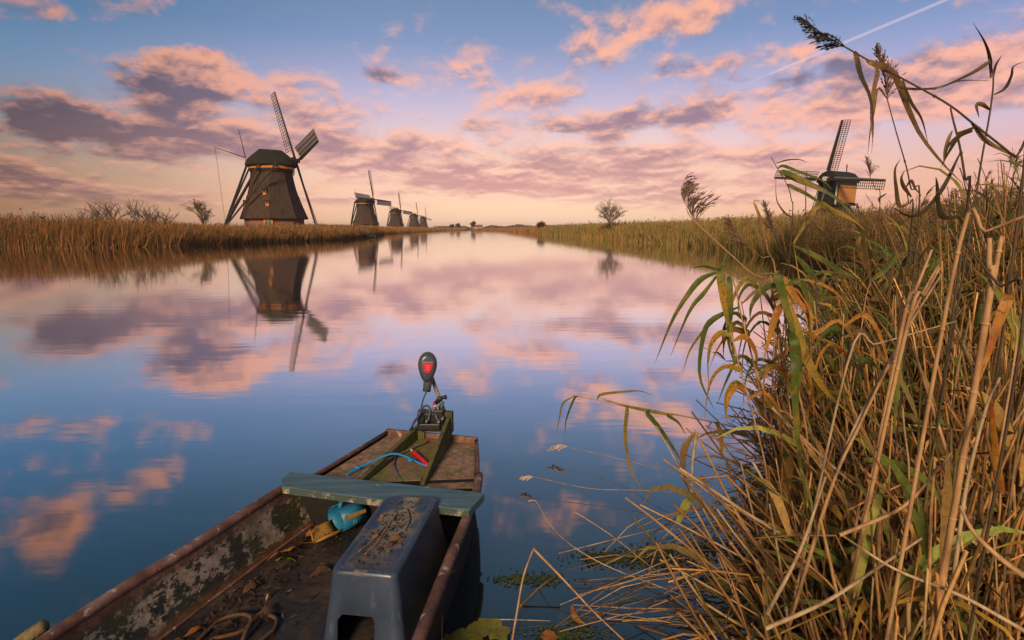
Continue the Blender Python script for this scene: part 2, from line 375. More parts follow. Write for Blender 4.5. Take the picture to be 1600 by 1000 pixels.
def M_leaf(name, stops, trans=.35, spots=.56):
    m, t = new_mat(name); c = coords(t)
    col = t.ramp(t.noise(c, 9., 3, .5), [(.32, stops[0]), (.5, stops[1]), (.66, stops[2])])
    fine = t.noise(t.vm('MULTIPLY', c, (1, 1, .15)), 170., 3, .6)                      # veins running along the blade
    col = t.mix(.5, col, t.ramp(fine, [(.3, (.55, .52, .45)), (.7, (1.3, 1.3, 1.25))]), 'MULTIPLY')
    sp = t.m('MULTIPLY', t.ss(t.noise(c, 95., 4, .65), spots, spots + .05), .75)       # withered spots
    col = t.mix(sp, col, (.13, .06, .02))
    col = t.mix(t.m('MULTIPLY', t.ss(t.noise(c, 22., 4, .6), .57, .66), .7), col, (.36, .20, .05))
    finish(m, t, col, .5, fine, .35, .002, trans=trans)
M_leaf('leaf_green', [(.055, .105, .016), (.11, .17, .026), (.24, .23, .04)])
M_leaf('leaf_yellow', [(.20, .21, .028), (.42, .30, .035), (.52, .27, .03)])
M_leaf('leaf_orange', [(.45, .18, .02), (.58, .28, .04), (.40, .13, .02)], .3)
M_leaf('leaf_brown', [(.13, .08, .03), (.27, .16, .055), (.17, .13, .04)], .25)
M_leaf('leaf_dark', [(.03, .028, .016), (.085, .06, .025), (.06, .05, .02)], .2, .7)
M_veg('veg'); M_veg('far_veg', .15)

# brick base of the mills
m, t = new_mat('brick_wall'); c = coords(t)
n = t.noise(c, 3., 5)
finish(m, t, t.mix(.4, t.ramp(n, [(.3, (.20, .095, .055)), (.7, (.32, .16, .095))]), t.ramp(t.noise(c, 25., 3), [(.3, (.6, .6, .6)), (.7, (1.2, 1.2, 1.2))]), 'MULTIPLY'), .85, t.noise(c, 12., 4), .4, .02)
# peeling paint on the boat's inner side
m, t = new_mat('peeling_paint'); c = coords(t)
a = t.noise(t.vm('MULTIPLY', c, (1, .7, 1.1)), 9., 10, .78, .1); b = t.noise(c, 2.6, 5, .6); d_ = t.noise(c, 30., 6, .7)
col = t.ramp(t.noise(c, 14., 6, .7), [(.3, (.018, .020, .018)), (.55, (.04, .042, .034)), (.75, (.075, .07, .05))])
col = t.mix(t.ss(a, .488, .515), col, t.ramp(d_, [(.3, (.20, .14, .09)), (.5, (.42, .33, .24)), (.7, (.55, .47, .37))]))
col = t.mix(t.m('MULTIPLY', t.ss(b, .46, .60), .7), col, t.ramp(d_, [(.3, (.035, .04, .012)), (.7, (.11, .105, .03))]))
sz = t.n('ShaderNodeSeparateXYZ'); t.put(sz.inputs[0], c)
low = t.m('ADD', sz.outputs[2], t.m('MULTIPLY', d_, .05))
col = t.mix(t.ss(low, .185, .13), col, t.ramp(t.noise(c, 30., 4), [(.3, (.10, .045, .02)), (.7, (.24, .11, .05))]))
col = t.mix(t.m('MULTIPLY', t.ss(low, .315, .35), .8), col, t.ramp(t.noise(c, 30., 4), [(.3, (.08, .035, .02)), (.7, (.22, .10, .055))]))
finish(m, t, col, .75, t.m('ADD', t.ss(a, .50, .56), t.m('MULTIPLY', d_, .5)), .5, .004)
# rusty gunwale
m, t = new_mat('rusty_rail'); c = coords(t)
a = t.noise(c, 7., 8, .7)
col = t.ramp(a, [(.3, (.055, .03, .022)), (.48, (.16, .075, .045)), (.6, (.24, .13, .09)), (.72, (.36, .30, .25))])
col = t.mix(t.ss(t.noise(c, 22., 3), .62, .70), col, (.45, .38, .31))
finish(m, t, col, .6, t.noise(c, 40., 5), .5, .003)
# wet dirty floor
m, t = new_mat('boat_floor'); c = coords(t)
a = t.noise(c, 3.2, 7, .62, .5)
col = t.ramp(a, [(.32, (.016, .016, .018)), (.46, (.036, .031, .030)), (.58, (.07, .05, .04)), (.7, (.12, .08, .058))])
col = t.mix(.5, col, t.ramp(t.noise(c, 40., 4), [(.3, (.5, .5, .5)), (.7, (1.3, 1.3, 1.3))]), 'MULTIPLY')
finish(m, t, col, t.ss(a, .42, .56, .12, .68), t.noise(c, 18., 7, .65), .6, .012)
# checker plate: short raised lozenges in two directions
m, t = new_mat('tread_plate'); c = coords(t)
sc_ = t.n('ShaderNodeSeparateXYZ'); t.put(sc_.inputs[0], t.vm('SCALE', c, sc=26.))
u_ = t.m('SUBTRACT', sc_.outputs[0], sc_.outputs[1]); v_ = t.m('ADD', sc_.outputs[0], sc_.outputs[1])
fu = t.m('ABSOLUTE', t.m('SUBTRACT', t.m('FRACT', t.m('MULTIPLY', u_, .5)), .5)); fv = t.m('ABSOLUTE', t.m('SUBTRACT', t.m('FRACT', t.m('MULTIPLY', v_, .5)), .5))
chk = t.m('LESS_THAN', t.m('FRACT', t.m('MULTIPLY', t.m('ADD', t.m('FLOOR', t.m('MULTIPLY', u_, .5)), t.m('FLOOR', t.m('MULTIPLY', v_, .5))), .5)), .25)
la = t.m('ADD', t.m('MULTIPLY', fu, 1.0), t.m('MULTIPLY', fv, 3.2)); lb = t.m('ADD', t.m('MULTIPLY', fu, 3.2), t.m('MULTIPLY', fv, 1.0))
loz = t.ss(t.m('ADD', t.m('MULTIPLY', la, chk), t.m('MULTIPLY', lb, t.m('SUBTRACT', 1., chk))), .50, .34)
a = t.noise(c, 3.5, 6, .65)
col = t.ramp(t.noise(c, 16., 5, .7), [(.3, (.14, .08, .05)), (.52, (.30, .18, .11)), (.7, (.46, .31, .20))])
col = t.mix(t.m('MULTIPLY', t.ss(a, .48, .66), .8), col, t.ramp(t.noise(c, 20., 4), [(.3, (.07, .075, .018)), (.7, (.18, .17, .045))]))
col = t.mix(t.m('MULTIPLY', loz, .45), col, (.50, .34, .23))
finish(m, t, col, .6, t.m('ADD', loz, t.m('MULTIPLY', t.noise(c, 60., 3), .3)), .8, .004)
# mossy hatch
m, t = new_mat('hatch_plate'); c = coords(t)
a = t.noise(c, 4.5, 6, .65)
col = t.ramp(t.noise(c, 20., 5, .7), [(.3, (.13, .08, .045)), (.6, (.28, .17, .10)), (.75, (.38, .24, .15))])
col = t.mix(t.ss(a, .42, .58), col, t.ramp(t.noise(c, 24., 4), [(.3, (.09, .10, .02)), (.7, (.24, .24, .055))]))
finish(m, t, col, .7, t.noise(c, 50., 4), .6, .004)
# worn teal paint of the thwart
m, t = new_mat('teal_paint'); c = coords(t)
g1 = t.noise(t.vm('MULTIPLY', c, (.6, 6, 4)), 5., 6, .6); w1 = t.noise(t.vm('MULTIPLY', c, (1, 2.2, 1)), 6., 8, .72, .8)
col = t.ramp(g1, [(.3, (.05, .115, .14)), (.55, (.085, .17, .20)), (.72, (.15, .25, .28))])
col = t.mix(t.m('MULTIPLY', t.ss(t.noise(c, 3., 4), .5, .68), .6), col, (.07, .10, .07))
col = t.mix(t.ss(w1, .625, .65), col, (.46, .40, .30))
finish(m, t, col, .5, t.m('ADD', g1, t.ss(w1, .68, .64)), .35, .003)
m, t = new_mat('worn_edge'); c = coords(t)
col = t.mix(t.ss(t.noise(c, 12., 7, .7), .50, .58), (.06, .09, .075), t.ramp(t.noise(c, 40., 4), [(.3, (.22, .18, .12)), (.7, (.44, .38, .28))]))
finish(m, t, col, .7, t.noise(c, 30., 5), .4, .003)
# blue grey tub with dusty top
m, t = new_mat('tub_plastic'); c = coords(t)
sz = t.n('ShaderNodeSeparateXYZ'); t.put(sz.inputs[0], c)
ed = t.m('ADD', t.m('ABSOLUTE', t.m('MULTIPLY', sz.outputs[0], 2.2)), t.m('MULTIPLY', t.m('ABSOLUTE', sz.outputs[1]), .6))
dirt = t.m('MULTIPLY', t.ss(t.m('ADD', t.m('MULTIPLY', t.noise(c, 11., 7, .65), .6), t.m('SUBTRACT', .30, t.m('MULTIPLY', ed, .8))), .36, .46), t.ss(sz.outputs[2], .335, .345))
scr = t.noise(t.vm('MULTIPLY', c, (1, 1, .12)), 40., 4, .7)
col = t.ramp(t.noise(c, 7., 5), [(.3, (.032, .052, .090)), (.7, (.055, .080, .125))])
col = t.mix(t.m('MULTIPLY', t.ss(scr, .58, .74), .35), col, (.20, .23, .28))
col = t.mix(t.m('MULTIPLY', dirt, .85), col, t.ramp(t.noise(c, 36., 5, .7), [(.3, (.10, .08, .06)), (.7, (.26, .22, .18))]))
finish(m, t, col, t.m('MULTIPLY_ADD', dirt, .45, .32), t.m('ADD', scr, t.m('MULTIPLY', dirt, t.noise(c, 60., 4))), .18, .003, spec=.5)

X = MATS
# ------------------------------------------------------------------ vectorised vegetation meshes
def tint_mesh(name, V, F, C, mat, parent=None, smooth=False):
    me = bpy.data.meshes.new(name)
    V = np.asarray(V, np.float32); F = np.asarray(F, np.int32)
    me.vertices.add(len(V)); me.vertices.foreach_set('co', V.ravel())
    me.loops.add(F.size); me.polygons.add(len(F))
    me.loops.foreach_set('vertex_index', F.ravel())
    me.polygons.foreach_set('loop_start', np.arange(0, F.size, F.shape[1], dtype=np.int32))
    me.update(calc_edges=True)
    at = me.color_attributes.new('tint', 'FLOAT_COLOR', 'POINT')
    at.data.foreach_set('color', np.concatenate([C, np.ones((len(C), 1))], 1).astype(np.float32).ravel())
    return link_mesh(name, me, mat, parent, smooth)
def norm(a): return a / np.maximum(np.linalg.norm(a, axis=-1, keepdims=True), 1e-9)
def grow(base, length, th0, phi, curl, K, kink=None, kinkang=None, kinkphi=None):
    """N paths of K+1 points: start angle from vertical th0, heading phi, extra bend curl, optional snap"""
    N = len(base); P = np.zeros((N, K + 1, 3)); P[:, 0] = base
    for k in range(K):
        f = (k + .5) / K
        th = th0 + curl * f * f; ph = phi.copy()
        if kink is not None:
            on = f > kink; th = np.where(on, th + kinkang, th); ph = np.where(on, ph + kinkphi, ph)
        d = np.stack([np.sin(th) * np.cos(ph), np.sin(th) * np.sin(ph), np.cos(th)], 1)
        P[:, k + 1] = P[:, k] + d * (length / K)[:, None]
    return P
def ribbon_arrays(P, W, C, side=None):
    N, K1, _ = P.shape
    T = norm(np.gradient(P, axis=1))
    if side is None: side = norm(RNG.normal(size=(N, 3)))
    S = norm(np.cross(T, side[:, None, :])) * W[..., None] * .5
    V = np.stack([P - S, P + S], 2).reshape(-1, 3)
    b = (np.arange(N)[:, None] * K1 + np.arange(K1 - 1)[None]).ravel() * 2
    F = np.stack([b, b + 1, b + 3, b + 2], 1)
    if C.ndim == 2: C = np.repeat(C[:, None], K1, 1)
    return V, F, np.repeat(C.reshape(-1, 3), 2, 0)
def tube_arrays(P, Rr, C, n=4):
    N, K1, _ = P.shape
    T = norm(np.gradient(P, axis=1)); ref = np.array([.31, .17, .93])
    A = norm(np.cross(T, ref)); B = np.cross(T, A)
    ang = np.arange(n) * 2 * np.pi / n
    V = (P[:, :, None] + (A[:, :, None] * np.cos(ang)[:, None] + B[:, :, None] * np.sin(ang)[:, None]) * Rr[..., None, None]).reshape(-1, 3)
    b = (np.arange(N)[:, None] * K1 + np.arange(K1 - 1)[None]).ravel() * n
    F = np.concatenate([np.stack([b + j, b + (j + 1) % n, b + n + (j + 1) % n, b + n + j], 1) for j in range(n)])
    if C.ndim == 2: C = np.repeat(C[:, None], K1, 1)
    return V, F, np.repeat(C.reshape(-1, 3), n, 0)
def merge(parts):
    V, F, C, o = [], [], [], 0
    for v, f, c in parts:
        V.append(v); F.append(f + o); C.append(c); o += len(v)
    return np.concatenate(V), np.concatenate(F), np.concatenate(C)
def pal(N, cols, wts, jit=.18):
    cols = np.array(cols); i = RNG.choice(len(cols), N, p=np.array(wts) / sum(wts))
    return cols[i] * (1 + RNG.normal(size=(N, 1)) * jit).clip(.5, 1.6)
def interp_shore(S, Y): a = np.array(S); return np.interp(Y, a[:, 1], a[:, 0])
def vnoise(x, seed=0):
    """smooth 1-D noise 0..1"""
    r = np.random.default_rng(seed).random(4096); i = np.floor(x).astype(int); f = x - i; f = f * f * (3 - 2 * f)
    return r[i % 4096] * (1 - f) + r[(i + 1) % 4096] * f

# ------------------------------------------------------------------ setting: water and banks
LEFT = [(-210, 24), (-120, 34), (-75, 42.5), (-44.2, 49), (-38.8, 52.2), (-33.9, 57.8), (-31.7, 70.4), (-26.8, 90), (-29.9, 112), (-33, 140), (-40, 180), (-43, 232), (-50, 406), (-46, 470), (-40, 520)]
RIGHT = [(.1, -8), (.35, 0), (.72, 1.0), (1.22, 2.2), (2.02, 3.4), (2.75, 4.5), (4.0, 6.2), (6.6, 8.0), (8.7, 11), (10.2, 14.5), (12.2, 20), (14.4, 28), (16.1, 37.5), (18, 57.8), (16.6, 73.6), (14.8, 101), (9.1, 162), (-9, 406), (-25, 470), (-40, 520)]
MB().add([(-420, -30, 0), (200, -30, 0), (200, 560, 0), (-420, 560, 0)], [(0, 1, 2, 3)]).build('water', X['water'])
bpy.data.objects['water']['kind'] = 'structure'
def ground_z(off):   # height of the land against the distance from the shore
    return np.interp(off, [-1.5, 0, .4, 2, 6, 16, 60, 4000], [-.9, -.12, .03, .12, .35, .75, .8, .8])
def bank(name, S, sgn):
    ys = sorted(set([p[1] for p in S] + list(np.arange(S[0][1], 60, 2.0)) + list(np.arange(60, 520, 12))))
    ys = ys + [700, 1100, 1800, 2600]
    offs = [-1.5, 0, .4, 1, 2, 4, 6, 10, 16, 30, 60, 150, 600, 2400]
    v = []; f = []
    for y in ys:
        x0 = float(interp_shore(S, y))
        for o in offs:
            z = float(ground_z(o)) + (.05 * math.sin(y * 1.7 + o * 2.1) if .3 < o < 20 else 0)
            v.append((x0 + sgn * o, y, z if y < 520 else max(z, .62)))
    n = len(offs)
    for i in range(len(ys) - 1):
        for j in range(n - 1): f.append((i * n + j, i * n + j + 1, (i + 1) * n + j + 1, (i + 1) * n + j))
    o = MB().add(v, f).build(name, X['field'], None, True); o['kind'] = 'structure'
    return o
bank('bank_left', LEFT, -1); bank('bank_right', RIGHT, 1)

# ------------------------------------------------------------------ windmills
def oct_ring(r, z, n=8, ph=math.pi / 8, ex=1., ey=1., cx=0.): return [(cx + r * ex * math.cos(ph + 2 * math.pi * i / n), r * ey * math.sin(ph + 2 * math.pi * i / n), z) for i in range(n)]
def make_sail(parent, hub, d, e, a, L, cloth, laths=21, wid=2.1, lt_=.075):
    """one sail: stock with a wind board in front and a lattice behind"""
    d, e, a = d.normalized(), e.normalized(), a.normalized()
    s = MB().bar(hub, hub + d * L, .42, .36, a, .20, .18).build('sail', X['dark_timber'], parent)
    b = MB(); b.add([hub + d * (L * .16) - e * .45, hub + d * L - e * .30, hub + d * L - e * .02, hub + d * (L * .16) - e * .02,
                     hub + d * (L * .16) - e * .45 + a * .05, hub + d * L - e * .30 + a * .05, hub + d * L - e * .02 + a * .05, hub + d * (L * .16) - e * .02 + a * .05],
                    [(0, 1, 2, 3), (7, 6, 5, 4), (0, 4, 5, 1), (1, 5, 6, 2), (2, 6, 7, 3), (3, 7, 4, 0)])
    b.build('wind_board', X['grey_timber'], s)
    lt = MB(); tw = lambda f: R(20 - 14 * f)
    def ed(f, w_):
        ee = e * math.cos(tw(f)) - a * math.sin(tw(f)); return hub + d * (L * f) + ee * w_
    for i in range(laths + 1):
        f = .17 + .83 * i / laths; lt.bar(ed(f, 0), ed(f, wid), .07, .07, d)
    for q_ in (.33, .66, 1.):
        prev = ed(.17, wid * q_)
        for k in range(1, 6):
            cur = ed(.17 + .83 * k / 5, wid * q_); lt.bar(prev, cur, .07, .07, a); prev = cur
    lt.build('lattice', X['dark_timber'], s)
    if cloth:
        c_ = MB()
        for k in range(6):
            f0, f1 = .18 + .80 * k / 6, .18 + .80 * (k + 1) / 6
            p = [ed(f0, .1), ed(f1, .1), ed(f1, wid * .97), ed(f0, wid * .97)]
            c_.add([x + a * .05 for x in p] + [x + a * .08 for x in p], [(0, 1, 2, 3), (7, 6, 5, 4), (0, 4, 5, 1), (1, 5, 6, 2), (2, 6, 7, 3), (3, 7, 4, 0)])
        c_.build('sailcloth', X['sailcloth'], s)
    return s
def tower_mill(label, loc, yaw, theta, cloths, scale=1., near=False):
    t_ = empty('windmill', loc, yaw); t_.scale = (scale,) * 3
    tag(t_, label, 'windmill', 'thatched windmills along the left bank')
    MB().loft([oct_ring(5.55, -.8), oct_ring(5.5, 1.5), oct_ring(5.45, 3.1)]).build('brick_base', X['brick_wall'], t_)
    prof = [(2.75, 6.15), (2.95, 6.28), (3.6, 6.0), (4.5, 5.66), (5.5, 5.28), (6.6, 4.92), (7.3, 4.72), (7.34, 4.62), (8.5, 4.32), (9.7, 4.08), (11, 3.86), (12.1, 3.72)]
    MB().loft([oct_ring(5.4, 2.76)] + [oct_ring(r, z) for z, r in prof]).build('thatched_body', X['thatch'], t_)
    MB().loft([oct_ring(3.86, 11.7, 16, 0), oct_ring(3.98, 12.18, 16, 0)]).build('curb_ring', X['dark_timber'], t_)
    MB().loft([oct_ring(4.08, 12.2, 24, 0), oct_ring(4.08, 12.66, 24, 0)]).build('painted_band', X['orange_paint'], t_)
    # cap: thatched boat shape
    def cr(z, ex, ey, cx=0): return [(cx + ex * math.copysign(abs(math.cos(a_)) ** .75, math.cos(a_)), ey * math.copysign(abs(math.sin(a_)) ** .85, math.sin(a_)), z) for a_ in (2 * math.pi * i / 20 for i in range(20))]
    MB().loft([cr(12.75, 4.05, 3.7), cr(12.7, 4.5, 4.05), cr(13.15, 4.55, 4.05), cr(13.9, 4.3, 3.6, .0), cr(14.7, 3.5, 2.7, .05), cr(15.4, 2.7, 1.7, .1), cr(15.85, 2.2, .75, .1), cr(15.95, 2.0, .3, .1)]).build('cap', X['cap_thatch'], t_, True)
    hub0 = Vector((4.2, 0, 14.0)); tilt = R(11)
    a = Vector((math.cos(tilt), 0, math.sin(tilt))); u = Vector((-math.sin(tilt), 0, math.cos(tilt))); h = Vector((0, 1, 0))
    hub = hub0 + a * .75
    MB().bar(hub0 - a * .6, hub + a * .5, .85, .85).build('windshaft', X['red_paint'], t_, bevel=.06)
    MB().box(4.2, 4.45, -.9, .9, 13.0, 14.9).build('front_board', X['dark_timber'], t_)
    MB().box(4.46, 4.52, -.55, .55, 13.1, 13.5).build('name_board', X['red_paint'], t_)
    for k in range(4):
        th = R(theta + 90 * k)
        d = u * math.cos(th) + h * math.sin(th); e = -u * math.sin(th) + h * math.cos(th)
        make_sail(t_, hub + a * (.18 if k % 2 else -.18), d, e, a, 13.6, k in cloths)
    # tail: pole, long and short braces, cross beams
    foot = Vector((-9.4, 0, .5))
    MB().bar((-4.2, 0, 13.2), foot, .34, .44, (0, 1, 0)).build('tail_pole', X['dark_timber'], t_)
    MB().bar((-3.0, -3.5, 12.9), (-3.0, 3.5, 12.9), .34, .34).build('cross_beam', X['dark_timber'], t_)
    MB().bar((-.8, -7.0, 12.9), (-.8, 7.0, 12.9), .36, .36).build('cross_beam', X['dark_timber'], t_)
    for s_ in (-1, 1):
        MB().bar((-.8, s_ * 6.8, 12.9), foot + Vector((.5, s_ * .18, .9)), .24, .26).build('long_brace', X['dark_timber'], t_)
        MB().bar((-3.0, s_ * 3.3, 12.9), foot + Vector((.9, s_ * .14, 2.2)), .22, .24).build('short_brace', X['dark_timber'], t_)
    wh = empty('winch_wheel', foot + Vector((-.1, 0, .3)), 0, t_)
    rim = [(foot.x - .1 + 0, 1.1 * math.cos(t2), foot.z + .3 + 1.1 * math.sin(t2)) for t2 in (2 * math.pi * i / 16 for i in range(17))]
    MB(foot + Vector((-.1, 0, .3))).tube(rim, .06, 5, False).build('rim', X['dark_timber'], wh, at=(0, 0, 0))
    for k in range(4): MB().bar((0, -1.1 * math.cos(R(45 * k)), -1.1 * math.sin(R(45 * k))), (0, 1.1 * math.cos(R(45 * k)), 1.1 * math.sin(R(45 * k))), .07).build('spoke', X['dark_timber'], wh)
    MB().bar((-4.4, 0, 14.1), (-9.6, .3, 15.6), .16, .16, w2=.08, h2=.08).build('rear_spar', X['dark_timber'], t_)
    MB().bar((-4.5, 0, 14.2), (-5.4, -.2, 19.2), .14, .14, w2=.07, h2=.07).build('flag_pole', X['dark_timber'], t_)
    if near:
        MB().tube([(-9.5, .3, 15.5), (-9.2, .3, 10), (-8.9, .2, 4), (-8.8, .1, 1.5)], .035, 4).build('rope', X['dark_timber'], t_)
        ca, sa = math.cos(-yaw), math.sin(-yaw)
        def loc_on(wx, wz, r):   # a spot on the near side; wx metres right of the axis as seen from the canal
            wy = -math.sqrt(max(0, r * r - wx * wx)); return Vector((ca * wx - sa * wy, sa * wx + ca * wy, wz))
        for wx, wz, r in ((.35, 7.6, 4.35), (1.0, 5.55, 5.05)):
            p = loc_on(wx, wz, r)
            wd = empty('window', p, -yaw, t_)
            MB().box(-.30, .30, -.35, .5, -.42, .42).build('frame', X['orange_paint'], wd, bevel=.02)
            MB().box(-.22, .22, -.37, -.30, .02, .36).build('pane', X['glass_dark'], wd)
            MB().box(-.44, .44, -.50, .55, .42, .60).build('hood', X['cap_thatch'], wd, bevel=.04)
        p = loc_on(1.0, 1.15, 5.35)
        dr = empty('door', p, -yaw, t_)
        MB().box(-.85, .85, -.12, .4, -1.6, 1.5).build('frame', X['orange_paint'], dr)
        MB().box(-.55, .55, -.16, -.10, -1.6, 1.35).build('leaf', X['green_paint'], dr)
        MB().box(-.03, .03, -.20, -.14, -1.6, 1.35).build('meeting_rail', X['white_paint'], dr)
        p = loc_on(-4.75, 5.6, 5.1); wd = empty('side_window', p, -yaw - .9, t_)
        MB().box(-.25, .25, -.25, .5, -.9, .8).build('frame', X['orange_paint'], wd)
        MB().box(-.15, .15, -.28, -.22, -.7, .6).build('pane', X['glass_dark'], wd)
    return t_
def mill_at(px, Y, z): p = at_y(px, 357, Y); return (p.x, Y, z)
tower_mill('large thatched windmill with orange painted band, nearest on the left bank', mill_at(430, 107, .85), R(38), 10, (3,), .955, True)
tower_mill('second windmill on the left bank, by the small dark landing stage', mill_at(572, 262, .8), R(-22), 2, (1, 3), .98)
tower_mill('third windmill along the left bank, beyond the landing stage mill', mill_at(619, 415, .8), R(-26), 4, (1,), .97)
tower_mill('fourth windmill along the left bank, tail end of the row but one', mill_at(647, 570, .8), R(-20), 5, (), .97)
tower_mill('smallest and farthest windmill at the end of the left bank row', mill_at(661.5, 720, .8), R(-20), 6, (), .97)

# hollow post mill on the right
def post_mill(label, loc, yaw, theta):
    t_ = empty('post_mill', loc, yaw); tag(t_, label, 'windmill')
    def sq(w_, l_, z, cx=0): return [(cx - l_, -w_, z), (cx + l_, -w_, z), (cx + l_, w_, z), (cx - l_, w_, z)]
    MB().loft([sq(3.9, 3.9, -.6), sq(3.0, 3.0, 1.6), sq(1.5, 1.5, 5.0)]).build('base_tower', X['cap_thatch'], t_)
    MB().box(-2.9, 2.9, -1.75, 1.75, 4.85, 5.1).build('bottom_frame', X['dark_timber'], t_)
    MB().loft([sq(1.6, 2.75, 5.1), sq(1.7, 2.8, 9.0)]).build('body', X['dark_timber'], t_)
    for i in range(9):
        y0 = -2.55 + i * .565
        MB().box(y0, y0 + .545, 1.70, 1.765, 5.35, 8.25).build('side_board', X['ochre_board'], t_)
    for s_ in (-1, 1):
        MB().bar((2.9, s_ * 1.55, 5.0), (2.95, s_ * 1.62, 9.0), .2, .16).build('white_trim', X['white_paint'], t_)
    # gambrel roof running front to back
    def rp(x): return [(x, -1.95, 8.75), (x, -1.75, 9.5), (x, -1.05, 10.25), (x, 0, 10.65), (x, 1.05, 10.25), (x, 1.75, 9.5), (x, 1.95, 8.75)]
    MB().loft([rp(-3.1), rp(3.2)]).build('roof', X['dark_timber'], t_)
    MB().bar((-2.2, 0, 10.6), (-2.2, 0, 11.9), .12, .12).build('finial', X['dark_timber'], t_)
    MB().bar((-2.45, 0, 11.5), (-1.95, 0, 11.5), .08, .08).build('finial_arm', X['dark_timber'], t_)
    MB().box(-4.6, -2.85, -1.2, 1.2, 5.15, 5.3).build('rear_platform', X['dark_timber'], t_)
    MB().bar((-3.2, 0, 5.2), (-8, 0, .7), .35, .35).build('tail_pole', X['dark_timber'], t_)
    for s_ in (-1, 1):
        MB().bar((-4.4, s_ * 1.1, 5.1), (-4.5, s_ * .9, 3.6), .12, .12).build('stair_post', X['dark_timber'], t_)
        MB().bar((-4.4, s_ * 1.1, 5.2), (-7.6, s_ * .8, .6), .16, .2).build('stair_rail', X['dark_timber'], t_)
    tilt = R(9); a = Vector((math.cos(tilt), 0, math.sin(tilt))); u = Vector((-math.sin(tilt), 0, math.cos(tilt))); h = Vector((0, 1, 0))
    h0 = Vector((2.9, 0, 9.05)); hub = h0 + a * .75
    MB().bar(h0 - a * .4, hub + a * .45, .7, .7).build('windshaft', X['white_paint'], t_, bevel=.05)
    for k in range(4):
        th = R(theta + 90 * k); d = u * math.cos(th) + h * math.sin(th); e = -u * math.sin(th) + h * math.cos(th)
        make_sail(t_, hub + a * (.15 if k % 2 else -.15), d, e, a, 9.7, False, 24, 1.3)
p = at_y(1303, 357, 99)
post_mill('dark boarded post mill with ochre side, behind the right bank reeds', (p.x, 99, .8), R(-150), 6)

# ------------------------------------------------------------------ trees and shrubs
def branching(root, height, spread, n0, levels, rnd, up=.5, r0=.12):
    """list of (points, radii) of a bare branching plant"""
    out = []
    def rec(p, d, L, r, lev):
        pts = [p]; dd = d.copy()
        for k in range(3):
            dd = (dd + Vector((rnd.gauss(0, .12), rnd.gauss(0, .12), rnd.gauss(0.03, .08)))).normalized(); pts.append(pts[-1] + dd * L / 3)
        out.append((pts, [r, r * .85, r * .7, r * .55], lev))
        if lev < levels:
            for k in range(rnd.choice((3, 3, 4)) if lev else n0):
                ax = Vector((rnd.gauss(0, 1), rnd.gauss(0, 1), rnd.gauss(0, .5))).normalized()
                nd = (dd + ax * spread + Vector((0, 0, up * .3))).normalized()
                rec(pts[rnd.choice((1, 2, 3, 3)) if lev else rnd.choice((2, 3, 3))], nd, L * rnd.uniform(.58, .82), r * .55, lev + 1)
    rec(Vector((0, 0, 0)), Vector((rnd.gauss(0, .04), rnd.gauss(0, .04), 1)), height, r0, 0)
    return out
def tree(name, label, loc, h, spread, n0, levels, seed, leaves=0, leafcol=((.10, .09, .03),), group=None, r0=.12, leafsize=.12, trunk=.32):
    rnd = random.Random(seed)
    t_ = empty(name, loc); tag(t_, label, 'tree' if 'tree' in name else 'shrub', group)
    br = branching(None, h * trunk, spread, n0, levels, rnd, r0=r0)
    tops = max(p.z for pts, _, _ in br for p in pts); s_ = h / tops
    tb, cb = MB(), MB(); tips = []
    for pts, rr, lev in br:
        (tb if lev == 0 else cb).tube([p * s_ for p in pts], [max(x * s_, .012) for x in rr], 5 if lev < 2 else 3, False)
        if lev >= levels - 1: tips += [p * s_ for p in pts[1:]]
    tb.build('trunk', X['bark'], t_); cr_ = cb.build('crown', X['bark'], t_)
    if leaves:
        c = np.array([rnd.choice(tips) for _ in range(leaves)]) + RNG.normal(size=(leaves, 3)) * leafsize
        P = grow(c, RNG.uniform(.6, 1.4, leaves) * leafsize * 2, RNG.uniform(.4, 2.4, leaves), RNG.uniform(0, 6.28, leaves), RNG.normal(size=leaves) * .5, 2)
        W = np.array([.5, 1., .1])[None] * leafsize * RNG.uniform(.7, 1.2, (leaves, 1))
        tint_mesh('foliage', *ribbon_arrays(P, W, pal(leaves, leafcol, [1] * len(leafcol))), X['far_veg'], t_)
    return t_
def land(px, Y, off=0): q_ = at_y(px, 357, Y); return (q_.x, Y, .55)
tree('bare_tree', 'round bare tree standing alone on the right bank', land(958, 92), 6.2, .85, 9, 5, 3, r0=.11, trunk=.20)
tree('dense_shrub', 'small dark dense shrub alone on the far right bank', land(846, 195), 3.6, .6, 6, 3, 5, leaves=900, leafcol=((.07, .06, .035), (.05, .05, .03)), r0=.2, leafsize=.24, trunk=.10)
tree('leafy_shrub', 'airy shrub with sparse olive leaves left of the large windmill', land(315, 74), 5.0, .62, 7, 4, 9, leaves=600, leafcol=((.22, .16, .05), (.16, .12, .04), (.28, .17, .07)), r0=.12, leafsize=.10)
for px, hh, sd_, Y, lab in ((118, 3.6, 21, 62, 'low leafless shrub at the left end of the bare shrub row'), (150, 4.2, 22, 63, 'wide leafless shrub second in the bare shrub row'), (178, 4.6, 23, 62, 'leafless shrub in the middle of the bare shrub row'),
                        (203, 4.7, 24, 61, 'tallest leafless shrub in the bare shrub row'), (232, 4.3, 25, 63, 'leafless shrub right of the tallest bare one'), (258, 3.7, 26, 63, 'low leafless shrub at the right end of the bare shrub row')):
    tree('bare_shrub', lab, land(px, Y), hh, .85, 9, 3, sd_, group='bare shrubs behind the left reed belt', r0=.07, trunk=.22)
